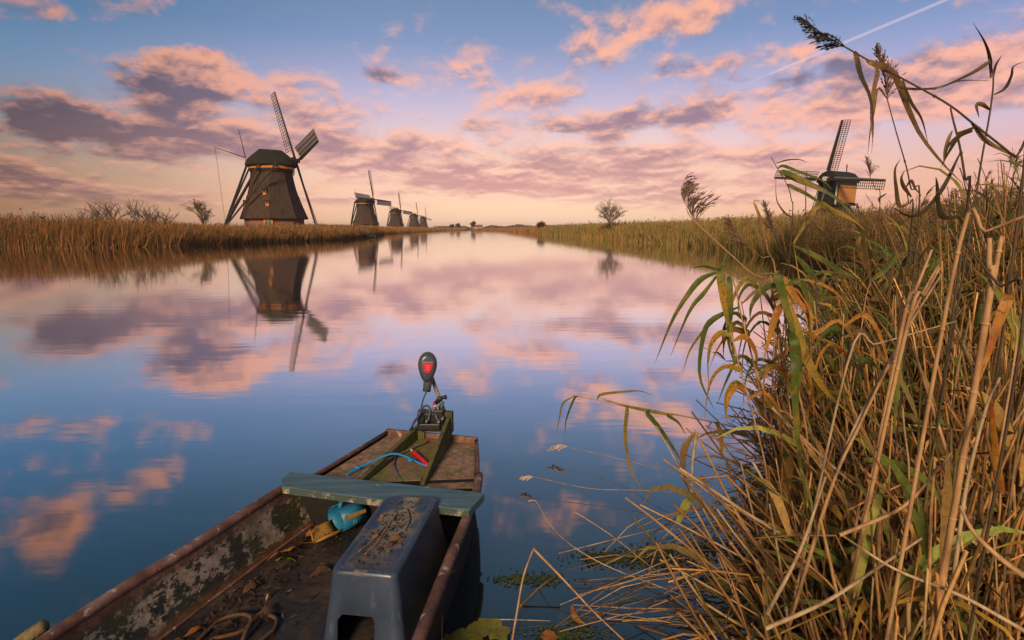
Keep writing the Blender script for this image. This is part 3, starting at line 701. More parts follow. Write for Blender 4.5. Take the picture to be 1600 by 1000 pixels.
for px, hh, Y, sd_, lab in ((738, 7.5, 560, 31, 'small round tree at the head of the canal'), (706, 5.5, 610, 32, 'low tree beyond the last windmill'), (717, 6.2, 640, 33, 'low tree between last windmill and canal head')):
    tree('far_tree', lab, land(px, Y), hh, .7, 5, 2, sd_, leaves=700, leafcol=((.10, .065, .05), (.13, .08, .05)), r0=.5, leafsize=.55, trunk=.16, group='small trees at the head of the canal')
# far woods: one mass on the horizon
def wood(name, label, px0, px1, Y, h, n, col):
    x0, x1 = at_y(px0, 357, Y).x, at_y(px1, 357, Y).x
    xs = RNG.uniform(x0, x1, n); ys = Y + RNG.uniform(0, Y * .12, n)
    top = h * (.45 + .55 * vnoise(xs / (h * 1.5) + 300, 4)) * np.clip(np.minimum(xs - x0, x1 - xs) / (h * 4) + .35, 0, 1)
    c = np.stack([xs, ys, .6 + top * RNG.random(n) ** .7], 1)
    P = grow(c, RNG.uniform(.5, 1.3, n) * h * .22, RNG.uniform(0, 1.4, n), RNG.uniform(0, 6.28, n), RNG.normal(size=n), 2)
    W = np.array([.6, 1., .2])[None] * h * .10 * np.ones((n, 1))
    o = tint_mesh(name, *ribbon_arrays(P, W, pal(n, col, [1] * len(col))), X['far_veg']); tag(o, label, 'woodland', kind='stuff')
wood('distant_wood', 'low brown wood on the horizon right of the canal', 752, 905, 760, 6.8, 5200, [(.13, .075, .055), (.10, .065, .045)])
wood('distant_wood', 'low scrub on the horizon behind the last windmills', 664, 735, 800, 5.2, 2600, [(.13, .075, .055), (.10, .065, .045)])
hs = empty('farmhouse', land(747, 700)); tag(hs, 'tiny pale farmhouse at the head of the canal', 'house')
MB().box(-5, 5, 0, 7, -.5, 2.8).build('wall', X['white_paint'], hs)
MB().loft([[(-5.3, -.4, 2.8), (-5.3, 7.4, 2.8), (-5.3, 3.5, 5.8)], [(5.3, -.4, 2.8), (5.3, 7.4, 2.8), (5.3, 3.5, 5.8)]]).build('roof', X['roof_tile'], hs)

# ------------------------------------------------------------------ reed belts on the banks (uncountable)
def belt(name, label, S, sgn, y0, y1, n, depth, hmin, hmax, cols, wts, bw, K=3, plumes=0, seed=1, lean=.26, dens_pow=1.3, grad=None, hfac=None):
    Y = y0 * (y1 / y0) ** RNG.random(n)                       # more where it is near
    off = .15 + depth * RNG.random(n) ** dens_pow
    x = interp_shore(S, Y) + sgn * off
    pn = vnoise(Y * .35 + 50, seed) * .6 + vnoise(Y * 1.3 + 9, seed + 1) * .4
    hgt = (hmin + (hmax - hmin) * (.35 * pn + .65 * RNG.random(n))) * (.72 + .42 * vnoise(Y * .9 + off * .6 + 33, seed + 8)) * np.where(RNG.random(n) < .03, 1.18, 1.) * np.clip(.55 + off * .5, .55, 1)
    if hfac: hgt = hgt * np.interp(Y, *hfac)
    base = np.stack([x, Y, ground_z(off) - .05], 1)
    P = grow(base, hgt, np.abs(RNG.normal(size=n)) * lean, RNG.normal(size=n) * 1.2 + .3, RNG.normal(size=n) * .35 + .15, K)
    far = np.clip(np.hypot(x, Y) / 60, .25, 3.0)
    W = (np.linspace(1, .25, K + 1)[None] * bw * far[:, None] * RNG.uniform(.6, 1.4, (n, 1)))
    C = pal(n, cols, wts)
    patch_ = vnoise(Y * .22 + x * .1 + 70, seed + 5)
    alt = pal(n, cols[::-1], wts[::-1]); C = np.where((RNG.random(n) < patch_ * .8)[:, None], alt, C)
    Cv = np.repeat(C[:, None], K + 1, 1)
    if grad: Cv = Cv * (1 + (np.array(grad)[None, None] - 1) * np.linspace(0, 1, K + 1)[None, :, None])
    parts = [ribbon_arrays(P, W, Cv, norm(np.stack([x, Y, np.zeros(n)], 1) + RNG.normal(size=(n, 3)) * 5))]
    if plumes:
        idx = RNG.choice(n, plumes); tip = P[idx, -1]
        rep = 4; tp = np.repeat(tip, rep, 0); m_ = len(tp)
        Q = grow(tp - [0, 0, .1], RNG.uniform(.18, .36, m_), RNG.uniform(.1, .9, m_), RNG.normal(size=m_) * .7 + .2, RNG.uniform(.2, 1.4, m_), 2)
        parts.append(ribbon_arrays(Q, np.array([.4, 1., .2])[None] * bw * 1.1 * np.repeat(far[idx], rep)[:, None] * np.ones((m_, 1)), pal(m_, [(.24, .14, .10), (.15, .09, .07)], [1, 1])))
        n4 = [p_ for p_ in parts]
    o = tint_mesh(name, *merge(parts), X['far_veg']); tag(o, label, 'reeds', kind='stuff'); return o
RB = [(.54, .24, .075), (.40, .19, .06), (.19, .14, .04), (.11, .09, .025), (.085, .05, .025)]
RBR = [(.44, .24, .07), (.34, .20, .06), (.25, .22, .05), (.17, .17, .035), (.09, .06, .025)]
belt('reed_belt', 'brown and olive reed belt along the left bank', LEFT, -1, 34, 170, 62000, 9, 1.9, 3.0, RB, [3.2, 3, 2.6, 2.2, 1.3], .046, plumes=2200, seed=3, hfac=([50, 58, 66, 95], [1, .95, .74, .80]))
belt('reed_belt', 'far russet reed belt under the small windmills', LEFT, -1, 165, 520, 11000, 14, 1.7, 2.6, RB, [3, 3, 2, 2, 1], .050, seed=9)
belt('reed_belt', 'golden brown reed belt along the right bank', RIGHT, 1, 30, 170, 36000, 9, 1.9, 2.8, RBR, [3, 3, 4, 3, 1], .060, plumes=1500, seed=13)
belt('reed_belt', 'far russet reed belt on the right toward the horizon', RIGHT, 1, 160, 515, 9000, 14, 1.7, 2.6, RB, [3, 3, 2, 2, 1], .050, seed=19)
# grass on the land behind
def meadow(name, label, x0, x1, y0, y1, n, h, col, wts):
    xs = RNG.uniform(x0, x1, n); ys = RNG.uniform(y0, y1, n)
    P = grow(np.stack([xs, ys, np.full(n, .7)], 1), h * RNG.uniform(.5, 1.3, n), np.abs(RNG.normal(size=n)) * .3, RNG.uniform(0, 6.28, n), RNG.normal(size=n) * .6, 2)
    o = tint_mesh(name, *ribbon_arrays(P, np.array([1, .8, .1])[None] * .10 * np.ones((n, 1)), pal(n, col, wts)), X['far_veg']); tag(o, label, 'grass', kind='stuff')
meadow('rough_grass', 'rough grass round the large windmill', -75, -30, 88, 122, 16000, .9, [(.32, .18, .06), (.16, .16, .04), (.22, .14, .06)], [3, 1.5, 2])

# small landing stage below the second mill
p = at_z(577, 370, .1); ls = empty('landing_stage', (p.x, p.y, 0)); tag(ls, 'small dark timber landing stage on the left bank', 'jetty')
for i in range(7): MB().box(-1.6 + i * .46, -1.18 + i * .46, -1.3, .6, .42, .48).build('plank', X['dark_timber'], ls)
MB().box(-1.65, 1.65, -1.34, -1.22, .25, .41).build('front_beam', X['dark_timber'], ls)
for x_ in (-1.5, 0, 1.5): MB().box(x_ - .09, x_ + .09, -1.5, -1.35, -.5, .7).build('post', X['dark_timber'], ls)
# coots on the water
def bird(label, px, py, rz):
    p = at_z(px, py, 0); b = empty('coot', (p.x, p.y, 0), rz); b.scale = (.62,) * 3; tag(b, label, 'bird', 'coots on the canal')
    rings = []
    for i, (x_, w_, z0, z1) in enumerate(((-.20, .015, .10, .13), (-.15, .06, .03, .14), (-.05, .09, -.03, .16), (.05, .085, -.03, .16), (.11, .05, .02, .17), (.14, .035, .08, .24), (.16, .035, .19, .29), (.20, .028, .21, .28), (.245, .008, .232, .245))):
        rings.append([(x_, w_ * math.cos(a_), (z0 + z1) / 2 + (z1 - z0) / 2 * math.sin(a_)) for a_ in (2 * math.pi * k / 8 for k in range(8))])
    MB().loft(rings).build('body', X['feather'], b, True)
    MB().loft([[(.235, .012 * math.cos(a_), .238 + .012 * math.sin(a_)) for a_ in (0, 2.1, 4.2)], [(.285, .003 * math.cos(a_), .23 + .003 * math.sin(a_)) for a_ in (0, 2.1, 4.2)]]).build('bill', X['white_paint'], b)
bird('dark coot swimming alone below the left reed belt', 306, 392.5, .3)
# ------------------------------------------------------------------ evening air
m = bpy.data.materials.new('haze'); m.use_nodes = True; m.node_tree.nodes.clear(); t = NT(m.node_tree)
pv = t.n('ShaderNodeVolumePrincipled'); pv.inputs['Color'].default_value = (.96, .84, .76, 1); pv.inputs['Density'].default_value = .00022; pv.inputs['Anisotropy'].default_value = .1
t.t.links.new(pv.outputs[0], t.n('ShaderNodeOutputMaterial').inputs['Volume'])
hz = MB().box(-2900, 2900, -60, 2800, -2.0, 24.).build('haze', m); hz['kind'] = 'stuff'; hz['label'] = 'thin evening haze over the canal'; hz['category'] = 'haze'
cy.volume_bounces = 0
# ------------------------------------------------------------------ the boat
BOATL = [(-1.30, -1.1), (-1.62, -.2), (-1.72, .8), (-1.69, 1.5), (-1.65, 1.8), (-1.57, 2.1), (-1.47, 2.38), (-1.29, 2.95), (-1.17, 3.2), (-.91, 3.9)]
BOATR = [(-.95, -1.1), (-.66, -.2), (-.46, .8), (-.37, 1.5), (-.33, 1.8), (-.285, 2.2), (-.22, 2.72), (-.195, 3.0), (-.205, 3.35), (-.24, 3.73)]
GUN, FLOOR = .35, .10
Lc = catmull([(x, y, 0) for x, y in BOATL], 40); Rc = catmull([(x, y, 0) for x, y in BOATR], 40)
boat = empty('boat', (-.95, 2.2, 0)); BO = Vector((-.95, 2.2, 0))
tag(boat, 'old rusty work boat with peeling paint moored in the foreground', 'boat')
class BM(MB):
    def __init__(s): super().__init__(BO)
    def build(s, name, mat, parent=None, **k): return super().build(name, mat, parent or boat, at=(0, 0, 0), **k)
def inset(i, w_, z):        # a point w_ metres inside the left / right edge at station i
    l, r = Lc[i], Rc[i]; d = (r - l).normalized()
    a, b = l + d * w_, r - d * w_
    return Vector((a.x, a.y, z)), Vector((b.x, b.y, z))
# outer shell
b = BM()
rings = []
for i in range(41):
    g0, g1 = inset(i, 0, GUN); c0, c1 = inset(i, .06, -.10); k0, k1 = inset(i, .10, -.16)
    rings.append([g0, c0, k0, k1, c1, g1])
b.loft(rings, close=False, cap0=True, cap1=True).build('hull', X['hull_black'])
# floor, inner sides
b = BM(); b.loft([[inset(i, .09, FLOOR)[0], inset(i, .09, FLOOR)[1]] for i in range(0, 36)], close=False, cap0=False, cap1=False)
fl = b.build('floor', X['boat_floor'])
for s_ in (0, 1):
    b = BM(); b.loft([[inset(i, .022, GUN)[s_], inset(i, .045, .24)[s_], inset(i, .088, FLOOR - .002)[s_]] for i in range(0, 36)], close=False, cap0=False, cap1=False)
    b.build('inner_side', X['peeling_paint'], smooth=True)
    b = BM(); b.tube([inset(i, .0, GUN + .008)[s_] for i in range(0, 34)], .025, 10).build('gunwale', X['rusty_rail'], smooth=True)
    b = BM(); b.tube([inset(i, .098, FLOOR + .004)[s_] for i in range(2, 34)], .009, 6).build('chine_strip', X['rusty_rail'], smooth=True)
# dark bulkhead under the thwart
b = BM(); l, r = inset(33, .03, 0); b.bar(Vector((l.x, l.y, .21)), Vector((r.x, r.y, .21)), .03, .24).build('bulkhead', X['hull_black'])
# stern deck
DZ = .325
def dk(px, py, z=DZ): return at_z(px, py, z)
S_L, S_R = Vector((-.91, 3.9, 0)), Vector((-.24, 3.73, 0))
F_L, F_R = Lc[32], Rc[32]
def dpt(u, v, z=DZ):          # u across 0..1, v along 0 (thwart) .. 1 (stern)
    i = 32 + v * 8; k = min(int(i), 39); f = i - k
    l = Lc[k].lerp(Lc[k + 1], f); r = Rc[k].lerp(Rc[k + 1], f); p_ = l.lerp(r, u); return Vector((p_.x, p_.y, z))
def plate(name, u0, u1, v0, v1, z, mat, u0b=None, u1b=None, th=.012):
    u0b = u0 if u0b is None else u0b; u1b = u1 if u1b is None else u1b
    b = BM(); N = 6; rg = []
    for k in range(N + 1):
        v = v0 + (v1 - v0) * k / N; f = k / N; a0 = u0 + (u0b - u0) * f; a1 = u1 + (u1b - u1) * f
        p0, p1 = dpt(a0, v, z), dpt(a1, v, z)
        rg.append([p0, p1, p1 - Vector((0, 0, th)), p0 - Vector((0, 0, th))])
    b.loft(rg)
    return b.build(name, mat)
RLA, RLB = .34, .37           # where the left and right rails stand (share of the deck's width)
RRA, RRB = .70, .71
plate('deck_plate', .03, RLA, .0, .985, DZ, X['tread_plate'], .03, RLB)
plate('deck_plate', RRA, .97, .0, .985, DZ, X['tread_plate'], RRB, .97)
plate('hatch', RLA + .03, RRA - .03, .16, .975, DZ + .012, X['hatch_plate'], RLB + .03, RRB - .03, .03)
plate('deck_plate', RLA, RRA, .0, .16, DZ - .025, X['hatch_plate'])
# angle-iron rim round the deck
for s_ in (0, 1):
    BM().tube([dpt(.012 if s_ == 0 else .988, v, GUN - .004) for v in (0, .25, .5, .75, 1)], .014, 6).build('deck_rim', X['rusty_rail'], smooth=True)
BM().bar(dpt(0, 1, GUN - .005), dpt(1, 1, GUN - .005), .03, .045).build('stern_rim', X['rusty_rail'], bevel=.004)
# two rails that carry the motor board: left low, right a tall gusset
a, c_ = dpt(RLA, .10, DZ), dpt(RLB, 1.0, DZ)
def gusset(a, c_, h0, h1, w_, name, mat):
    d = (c_ - a).normalized(); n_ = Vector((-d.y, d.x, 0)) * w_ / 2; up = Vector((0, 0, 1))
    vs_ = [a - n_, a + n_, c_ + n_, c_ - n_, a - n_ + up * h0, a + n_ + up * h0, c_ + n_ + up * h1, c_ - n_ + up * h1]
    BM().add(vs_, [(0, 3, 2, 1), (4, 5, 6, 7), (0, 1, 5, 4), (1, 2, 6, 5), (2, 3, 7, 6), (3, 0, 4, 7)]).build(name, mat, bevel=.003)
gusset(a, c_, .035, .10, .03, 'mount_rail', X['moss_timber'])
a2, c2 = dpt(RRA, .0, DZ), dpt(RRB, 1.0, DZ)
gusset(a2, c2, .03, .20, .026, 'mount_rail', X['moss_timber'])
mb0 = dpt(RLB + .02, .97, .40); mb1 = dpt(RRB + .035, .985, .40)
b = BM(); b.bar(mb0 + Vector((0, 0, .07)), mb1 + Vector((0, 0, .07)), .045, .15).build('motor_board', X['moss_timber'], bevel=.004)
p_ = mb0.lerp(mb1, .88); BM().bar((p_.x, p_.y, .30), (p_.x, p_.y, .41), .03, .03).build('board_leg', X['rusty_rail'])
p_ = mb0.lerp(mb1, .06); BM().bar((p_.x, p_.y, .30), (p_.x, p_.y, .44), .03, .05).build('board_leg', X['moss_timber'])
# thwart: worn teal plank lying across the gunwales
pl = [at_z(452, 737, .415), at_z(742, 768, .415), at_z(757, 771, .415), at_z(733, 797, .415), at_z(600, 781, .415), at_z(441, 760, .415), at_z(439, 750, .415)]
n_ = len(pl); dn = Vector((0, 0, -.042))
b = BM(); b.add(pl + [p_ + dn for p_ in pl], [tuple(range(n_)), tuple(range(2 * n_ - 1, n_ - 1, -1))] + [(i, (i + 1) % n_, n_ + (i + 1) % n_, n_ + i) for i in range(n_)])
th = b.build('thwart', X['teal_paint'], bevel=.004); th['label'] = 'worn teal painted plank seat'
b = BM(); f0, f1 = pl[5], pl[3]; off = Vector((.003, -.012, -.022)); b.bar(f0 + off * .35 + Vector((.01, 0, -.013)), f1 + off * .35 + Vector((-.01, 0, -.013)), .012, .034, bevel=0) if False else None
e0, e1, e2 = pl[5], pl[4], pl[3]; fo = Vector((0, -.0025, 0))
for A_, B_ in ((e0, e1), (e1, e2)):
    BM().add([A_ + fo + Vector((0, 0, -.004)), B_ + fo + Vector((0, 0, -.004)), B_ + fo + Vector((0, 0, -.038)), A_ + fo + Vector((0, 0, -.038)),
              A_ + Vector((0, .004, -.004)), B_ + Vector((0, .004, -.004)), B_ + Vector((0, .004, -.038)), A_ + Vector((0, .004, -.038))],
             [(0, 1, 2, 3), (0, 4, 5, 1), (2, 6, 7, 3)]).build('worn_edge', X['worn_edge'], th)
# fallen stuff on the floor
def curl_leaf(name, p, L, wd, rz, mat, label, parent=None, group=None, lift=.02, seed=0):
    rnd = random.Random(seed); o = empty(name, p, rz) if False else None
    b = MB(); K = 7; rows = []
    for k in range(K + 1):
        f = k / K; ww = wd * math.sin(math.pi * (f * .92 + .04)) ** .8 * (1 + rnd.gauss(0, .08)); z = lift * math.sin(math.pi * f) * (1 + rnd.gauss(0, .3)) + .003
        x_ = (f - .5) * L
        rows.append([(x_, -ww / 2, z + lift * .5 * rnd.random()), (x_, 0, z), (x_, ww / 2, z + lift * .5 * rnd.random())])
    b.loft(rows, close=False, cap0=False, cap1=False)
    o = b.build(name, mat, None, True, at=p); o.rotation_euler = (rnd.gauss(0, .15), rnd.gauss(0, .15), rz)
    tag(o, label, 'leaf', group); return o
for k, (px, py, L, wd, rz, mt, lb) in enumerate((
    (437, 872, .15, .03, 1.0, 'dry_leaf', 'orange strip of dead leaf by the boat side, lower'), (455, 866, .16, .028, .6, 'dry_leaf', 'orange strip of dead leaf by the boat side, middle'), (474, 856, .13, .034, .35, 'dry_leaf', 'broad orange dead leaf below the blue scoop'),
    (446, 879, .10, .02, .2, 'leaf_yellow', 'yellowish leaf scrap beside the orange dead leaves'), (486, 838, .06, .04, .2, 'dry_leaf', 'small orange leaf just below the blue scoop'), (516, 840, .07, .012, .1, 'leaf_brown', 'short tan leaf strip right of the scoop'),
    (395, 920, .09, .05, .9, 'brown_leaf', 'pinkish brown crumpled leaf by the boat side'), (420, 935, .05, .012, 1.5, 'stem_tan', 'short pale twig on the dark wet floor'), (502, 898, .10, .05, .4, 'brown_leaf', 'brown curled leaf left of the grey tub'),
    (352, 984, .10, .045, .3, 'brown_leaf', 'brown leaf inside the rope coil'), (310, 992, .12, .05, .8, 'dry_leaf', 'rusty leaf at the left of the rope coil'), (408, 974, .05, .025, .2, 'dry_leaf', 'small orange leaf right of the rope coil'), (418, 962, .11, .05, .7, 'brown_leaf', 'brown leaf above the right rope loop'))):
    curl_leaf('fallen_leaf', at_z(px, py, FLOOR + .004), L, wd, rz, X[mt], lb, group='dead leaves in the boat', seed=k)
# litter: small crumbs and shreds on the floor (uncountable)
N = 700
st = RNG.integers(14, 32, N); uu = np.where(RNG.random(N) < .6, RNG.beta(1.0, 7, N), RNG.random(N)) * .85 + .06
base = np.array([tuple(inset(int(i), .09, FLOOR + .004)[0].lerp(inset(int(i), .09, FLOOR + .004)[1], float(u_))) for i, u_ in zip(st, uu)])
base[:, :2] += RNG.normal(size=(N, 2)) * [.012, .03]
P = grow(base, RNG.uniform(.008, .045, N), np.full(N, 1.4), RNG.uniform(0, 6.28, N), RNG.normal(size=N) * .5, 2)
o = tint_mesh('leaf_litter', *ribbon_arrays(P, np.array([.4, 1, .2])[None] * RNG.uniform(.003, .014, (N, 1)), pal(N, [(.06, .035, .02), (.16, .08, .04), (.025, .02, .016), (.30, .18, .09)], [3, 2, 3, .7]), np.tile([0, 0, 1.], (N, 1))), X['veg'])
tag(o, 'small shreds of dead leaf scattered on the boat floor', 'litter', kind='stuff')
# rope coil
def rope(name, label, pts, r, mat, n=60, cat='rope', group=None):
    o = MB().tube(catmull(pts, n), r, 7).build(name, mat, None, True); tag(o, label, cat, group); return o
rz_ = FLOOR + .014
def F2(px, py, dz=0): return at_z(px, py, rz_ + dz)
rope('brown_rope', 'coiled brown rope lying on the wet boat floor', [F2(300, 1010), F2(325, 985), F2(345, 968), F2(372, 960, .01), F2(391, 963, .015), F2(388, 978), F2(372, 988), F2(350, 994), F2(330, 1000), F2(345, 1012), F2(375, 1004), F2(385, 985, .02), F2(397, 968, .02), F2(415, 961), F2(431, 966), F2(430, 980), F2(418, 992), F2(402, 1006)], .0085, X['brown_rope'], 110)
# blue scoop made from a cut plastic can, ochre lip
p0, p1 = at_z(496, 826, FLOOR + .075), at_z(556, 797, FLOOR + .085)
ax = (p1 - p0); ax.z = 0; Ls = ax.length; rzs = math.atan2(ax.y, ax.x)
sc = empty('bailer_scoop', (p0.x, p0.y, FLOOR + .003), rzs); tag(sc, 'blue plastic bailing scoop with ochre lip lying below the thwart', 'scoop')
rad = .082
def arc(x_, r_, a0, a1, n=14): return [(x_, r_ * math.sin(a0 + (a1 - a0) * i / n), r_ * .92 - r_ * .92 * math.cos(a0 + (a1 - a0) * i / n)) for i in range(n + 1)]
MB().loft([arc(Ls * .46, rad, -2.75, 2.75), arc(Ls * .8, rad * 1.03, -2.85, 2.85), arc(Ls * 1.08, rad * .98, -2.95, 2.95)], close=False, cap0=False, cap1=True).build('can', X['blue_plastic'], sc, True)
bpy.data.objects[sc.children[-1].name].modifiers.new('wall', 'SOLIDIFY').thickness = .004
MB().loft([arc(-Ls * .12, rad * .15, -1.2, 1.2), arc(-Ls * .06, rad * .62, -1.25, 1.25), arc(Ls * .08, rad * .88, -1.25, 1.25), arc(Ls * .3, rad * .95, -1.2, 1.2), arc(Ls * .52, rad * .97, -1.2, 1.2)], close=False, cap0=False, cap1=False).build('lip', X['ochre_plastic'], sc, True)
sc.children[-1].modifiers.new('wall', 'SOLIDIFY').thickness = .008
MB().tube([(Ls * .52, -.02, rad * 1.78), (Ls * .60, -.01, rad * 2.12), (Ls * .82, 0, rad * 2.15), (Ls * .92, 0, rad * 1.85)], .013, 8).build('handle', X['blue_plastic'], sc, True)
for x_ in (.70, .76): MB().loft([arc(Ls * x_, rad * 1.055, -1.55, -1.25, 4), arc(Ls * (x_ + .025), rad * 1.055, -1.55, -1.25, 4)], close=False, cap0=False, cap1=False).build('label_stroke', X['white_paint'], sc)
MB().loft([arc(Ls * .5, rad * 1.05, -2.1, -1.8, 4), arc(Ls * 1.05, rad * 1.05, -2.0, -1.75, 4)], close=False, cap0=False, cap1=False).build('mud_stripe', X['ochre_plastic'], sc)
# grey blue tub turned upside down
T = [at_z(518, 893, .455), at_z(617, 895, .455), at_z(686, 778, .455), at_z(602, 772, .455)]
tcn = sum(T, Vector()) / 4; ang = math.atan2((T[3] + T[2] - T[0] - T[1]).y, (T[3] + T[2] - T[0] - T[1]).x) - math.pi / 2
tw_, tl_ = ((T[1] - T[0]).length + (T[2] - T[3]).length) / 4, ((T[3] - T[0]).length + (T[2] - T[1]).length) / 4
tub = empty('plastic_tub', (tcn.x, tcn.y, FLOOR), ang); tag(tub, 'upturned blue grey plastic tub with leaves on it, inside the boat', 'tub')
TH = .355
def rr(hx, hy, z, rc, cut=.11):
    out = []
    for cx, cy_, a0 in ((hx - rc, -hy + rc, -90), (hx - rc, hy - rc, 0), (-hx + rc, hy - rc, 90), (-hx + rc, -hy + rc, 180)):
        for k in range(6): a_ = R(a0 + 90 * k / 5); out.append((cx + rc * math.cos(a_), cy_ + rc * math.sin(a_), z))
    return out + [(-cut * .95, -hy, z), (cut * .45, -hy, z)]      # two extra corners on the front wall carry the opening
fl_ = lambda z: 1 + .20 * (1 - z / TH)                # walls flare downward
def hx(z): return tw_ + .045 * (1 - z / TH)
def hy(z): return tl_ + .05 * (1 - z / TH)
zs = [0, .018, .0181, .06, .195, .225, .30, TH - .03]
rings = [rr(hx(0) + .018, hy(0) + .018, 0, .05), rr(hx(0) + .018, hy(0) + .018, .018, .05), rr(hx(.02), hy(.02), .019, .030), rr(hx(.06), hy(.06), .06, .030), rr(hx(.155), hy(.155), .155, .030), rr(hx(.18), hy(.18), .18, .030, .09), rr(hx(.30), hy(.30), .30, .030, .085),
         rr(hx(TH) + .003, hy(TH) + .003, TH - .018, .030, .085), rr(hx(TH) - .001, hy(TH) - .001, TH - .005, .030, .085), rr(tw_ - .008, tl_ - .008, TH, .04, .085), rr(tw_ - .020, tl_ - .020, TH, .035, .085), rr(tw_ - .026, tl_ - .026, TH - .006, .03, .08)]
n = len(rings[0]); vv = [p_ for r_ in rings for p_ in r_]; ff = []
for i in range(len(rings) - 1):
    for j in range(n):
        if j == n - 2 and i < 5: continue               # the opening in the front wall
        ff.append((i * n + j, i * n + (j + 1) % n, (i + 1) * n + (j + 1) % n, (i + 1) * n + j))
ff.append(tuple((len(rings) - 1) * n + j for j in range(n)))
o = MB().add(vv, ff).build('shell', X['tub_plastic'], tub, True)
sm = o.modifiers.new('wall', 'SOLIDIFY'); sm.thickness = .005; sm.offset = -1
for k, (px, py, L, wd, rz2, mt, lb) in enumerate((
    (655, 783, .035, .018, .3, 'dry_leaf', 'orange leaf scrap at the far end of the tub'), (598, 809, .03, .02, .9, 'dry_leaf', 'orange scrap high on the left of the tub top'), (622, 808, .035, .02, 0, 'dry_leaf', 'reddish scrap near the middle of the tub top'),
    (588, 840, .03, .02, .4, 'dry_leaf', 'orange scrap left of the twig on the tub'), (620, 845, .06, .045, .2, 'dry_leaf', 'largest rusty leaf clump on the tub top'), (613, 851, .045, .03, 1.1, 'brown_leaf', 'reddish leaf beside the largest clump on the tub'), (607, 866, .02, .014, 0, 'leaf_yellow', 'tiny yellow scrap near the front of the tub top'), (567, 855, .04, .025, .6, 'brown_leaf', 'brown leaf at the left edge of the tub top'))):
    curl_leaf('fallen_leaf', at_z(px, py, FLOOR + TH - .004), L, wd, rz2, X[mt], lb, group='dead leaves on the tub', lift=.008, seed=40 + k)
for k, (pts, r_, lb) in enumerate((([(560, 862), (585, 842), (598, 826), (618, 808)], .004, 'dark crooked twig lying along the tub top'), ([(632, 830), (640, 812), (636, 795)], .003, 'thin dark twig at the right of the tub top'), ([(570, 866), (590, 846), (612, 812), (620, 800)], .0018, 'thin pale grass stem along the tub top'))):
    rope('twig', lb, [at_z(x_, y_, FLOOR + TH + .000) for x_, y_ in pts], r_, X['bark' if k < 2 else 'stem_straw'], 14, 'twig', 'twigs on the tub')
N = 260; uv = RNG.normal(size=(N, 2)) * [.35, .45]; uv = uv.clip(-.8, .8)
ca, sa = math.cos(ang), math.sin(ang)
base = np.stack([tcn.x + uv[:, 0] * tw_ * ca - uv[:, 1] * tl_ * sa, tcn.y + uv[:, 0] * tw_ * sa + uv[:, 1] * tl_ * ca, np.full(N, FLOOR + TH - .004)], 1)
P = grow(base, RNG.uniform(.006, .022, N), np.full(N, 1.3), RNG.uniform(0, 6.28, N), RNG.normal(size=N) * .5, 2)
o = tint_mesh('leaf_litter', *ribbon_arrays(P, np.array([.4, 1, .2])[None] * RNG.uniform(.003, .009, (N, 1)), pal(N, [(.07, .045, .03), (.03, .025, .02), (.35, .14, .06)], [3, 3, .8]), np.tile([0, 0, 1.], (N, 1))), X['veg'])
tag(o, 'fine dead plant crumbs on the tub top', 'litter', kind='stuff')

# ------------------------------------------------------------------ electric outboard motor
MY = (mb0.y + mb1.y) / 2
mo = empty('outboard_motor', (mb0.lerp(mb1, .45).x, MY, .55)); MO = Vector(mo.location); tag(mo, 'small electric outboard with oval head and red badge, clamped to the stern', 'motor')
def mbuild(b, name, mat, parent=None, **k):
    b.v = [tuple(Vector(v_) - MO) for v_ in b.v]; return b.build(name, mat, parent or mo, at=(0, 0, 0), **k)
hc = at_y(668, 571, MY - .05)
px_m = (at_y(701, 571, MY) - at_y(601, 571, MY)).length / 100
fw = (Vector((0, 0, CAMZ)) - hc); fw.z *= .5; fw.normalize(); upv = Vector((.05, .12, 1)); rt = upv.cross(fw).normalized() * 1; upv = fw.cross(rt).normalized()
def egg(s_, dep, n=28):
    out = []
    for i in range(n):
        a_ = 2 * math.pi * i / n; w_ = 14.5 * px_m * s_ * (1 - .22 * -math.sin(a_) * (1 if math.sin(a_) < 0 else .35)); hh = (21 if math.sin(a_) > 0 else 27) * px_m * s_
        out.append(hc + rt * (math.cos(a_) * w_) + upv * (math.sin(a_) * hh) + fw * dep)
    return out
mbuild(MB().loft([egg(.55, -.055), egg(.88, -.045), egg(1.0, -.02), egg(1.0, .01), egg(.95, .022)]), 'head_housing', X['grey_plastic'], smooth=True)
hf = mbuild(MB().loft([egg(.91, .0235), egg(.86, .030), egg(.60, .034)]), 'head_face', X['slate_plastic'], smooth=True)
def badge(x_, y_, dep=.0365): return hc + rt * (x_ * px_m) + upv * (y_ * px_m) + fw * dep
bd = [(-8, 4), (8, 5), (7, -2), (4, -9), (0, -11), (-4, -9), (-6.5, -3)]
o = mbuild(MB().loft([[badge(x_, y_, .034) for x_, y_ in bd], [badge(x_, y_, .0375) for x_, y_ in bd]]), 'badge', X['red_plastic'])
mbuild(MB().bar(badge(-7.5, 5.5), badge(8, 6.6), .003, .003), 'badge_line', X['white_paint'])
for yy, ww in ((1, 3.2), (-2, 2.6), (-5, 2.8)): mbuild(MB().bar(badge(-ww, yy, .038), badge(ww, yy + .3, .038), .0035, .0015), 'badge_lettering', X['white_paint'])
n0, n1_ = at_y(669, 594, MY - .05), at_y(667, 608, MY - .06)
mbuild(MB().tube([n0 + (n0 - n1_) * .3, n0, n1_, n1_ + (n1_ - n0) * .12], [.028, .030, .027, .020], 12), 'neck', X['grey_plastic'], smooth=True)
mbuild(MB().tube([n1_ + (n1_ - n0) * .05, n1_ + (n1_ - n0) * .25], [.028, .027], 12), 'neck_collar', X['black_plastic'], smooth=True)
s0, s1 = at_y(674, 588, MY + .02), at_y(690, 632, MY + .02)
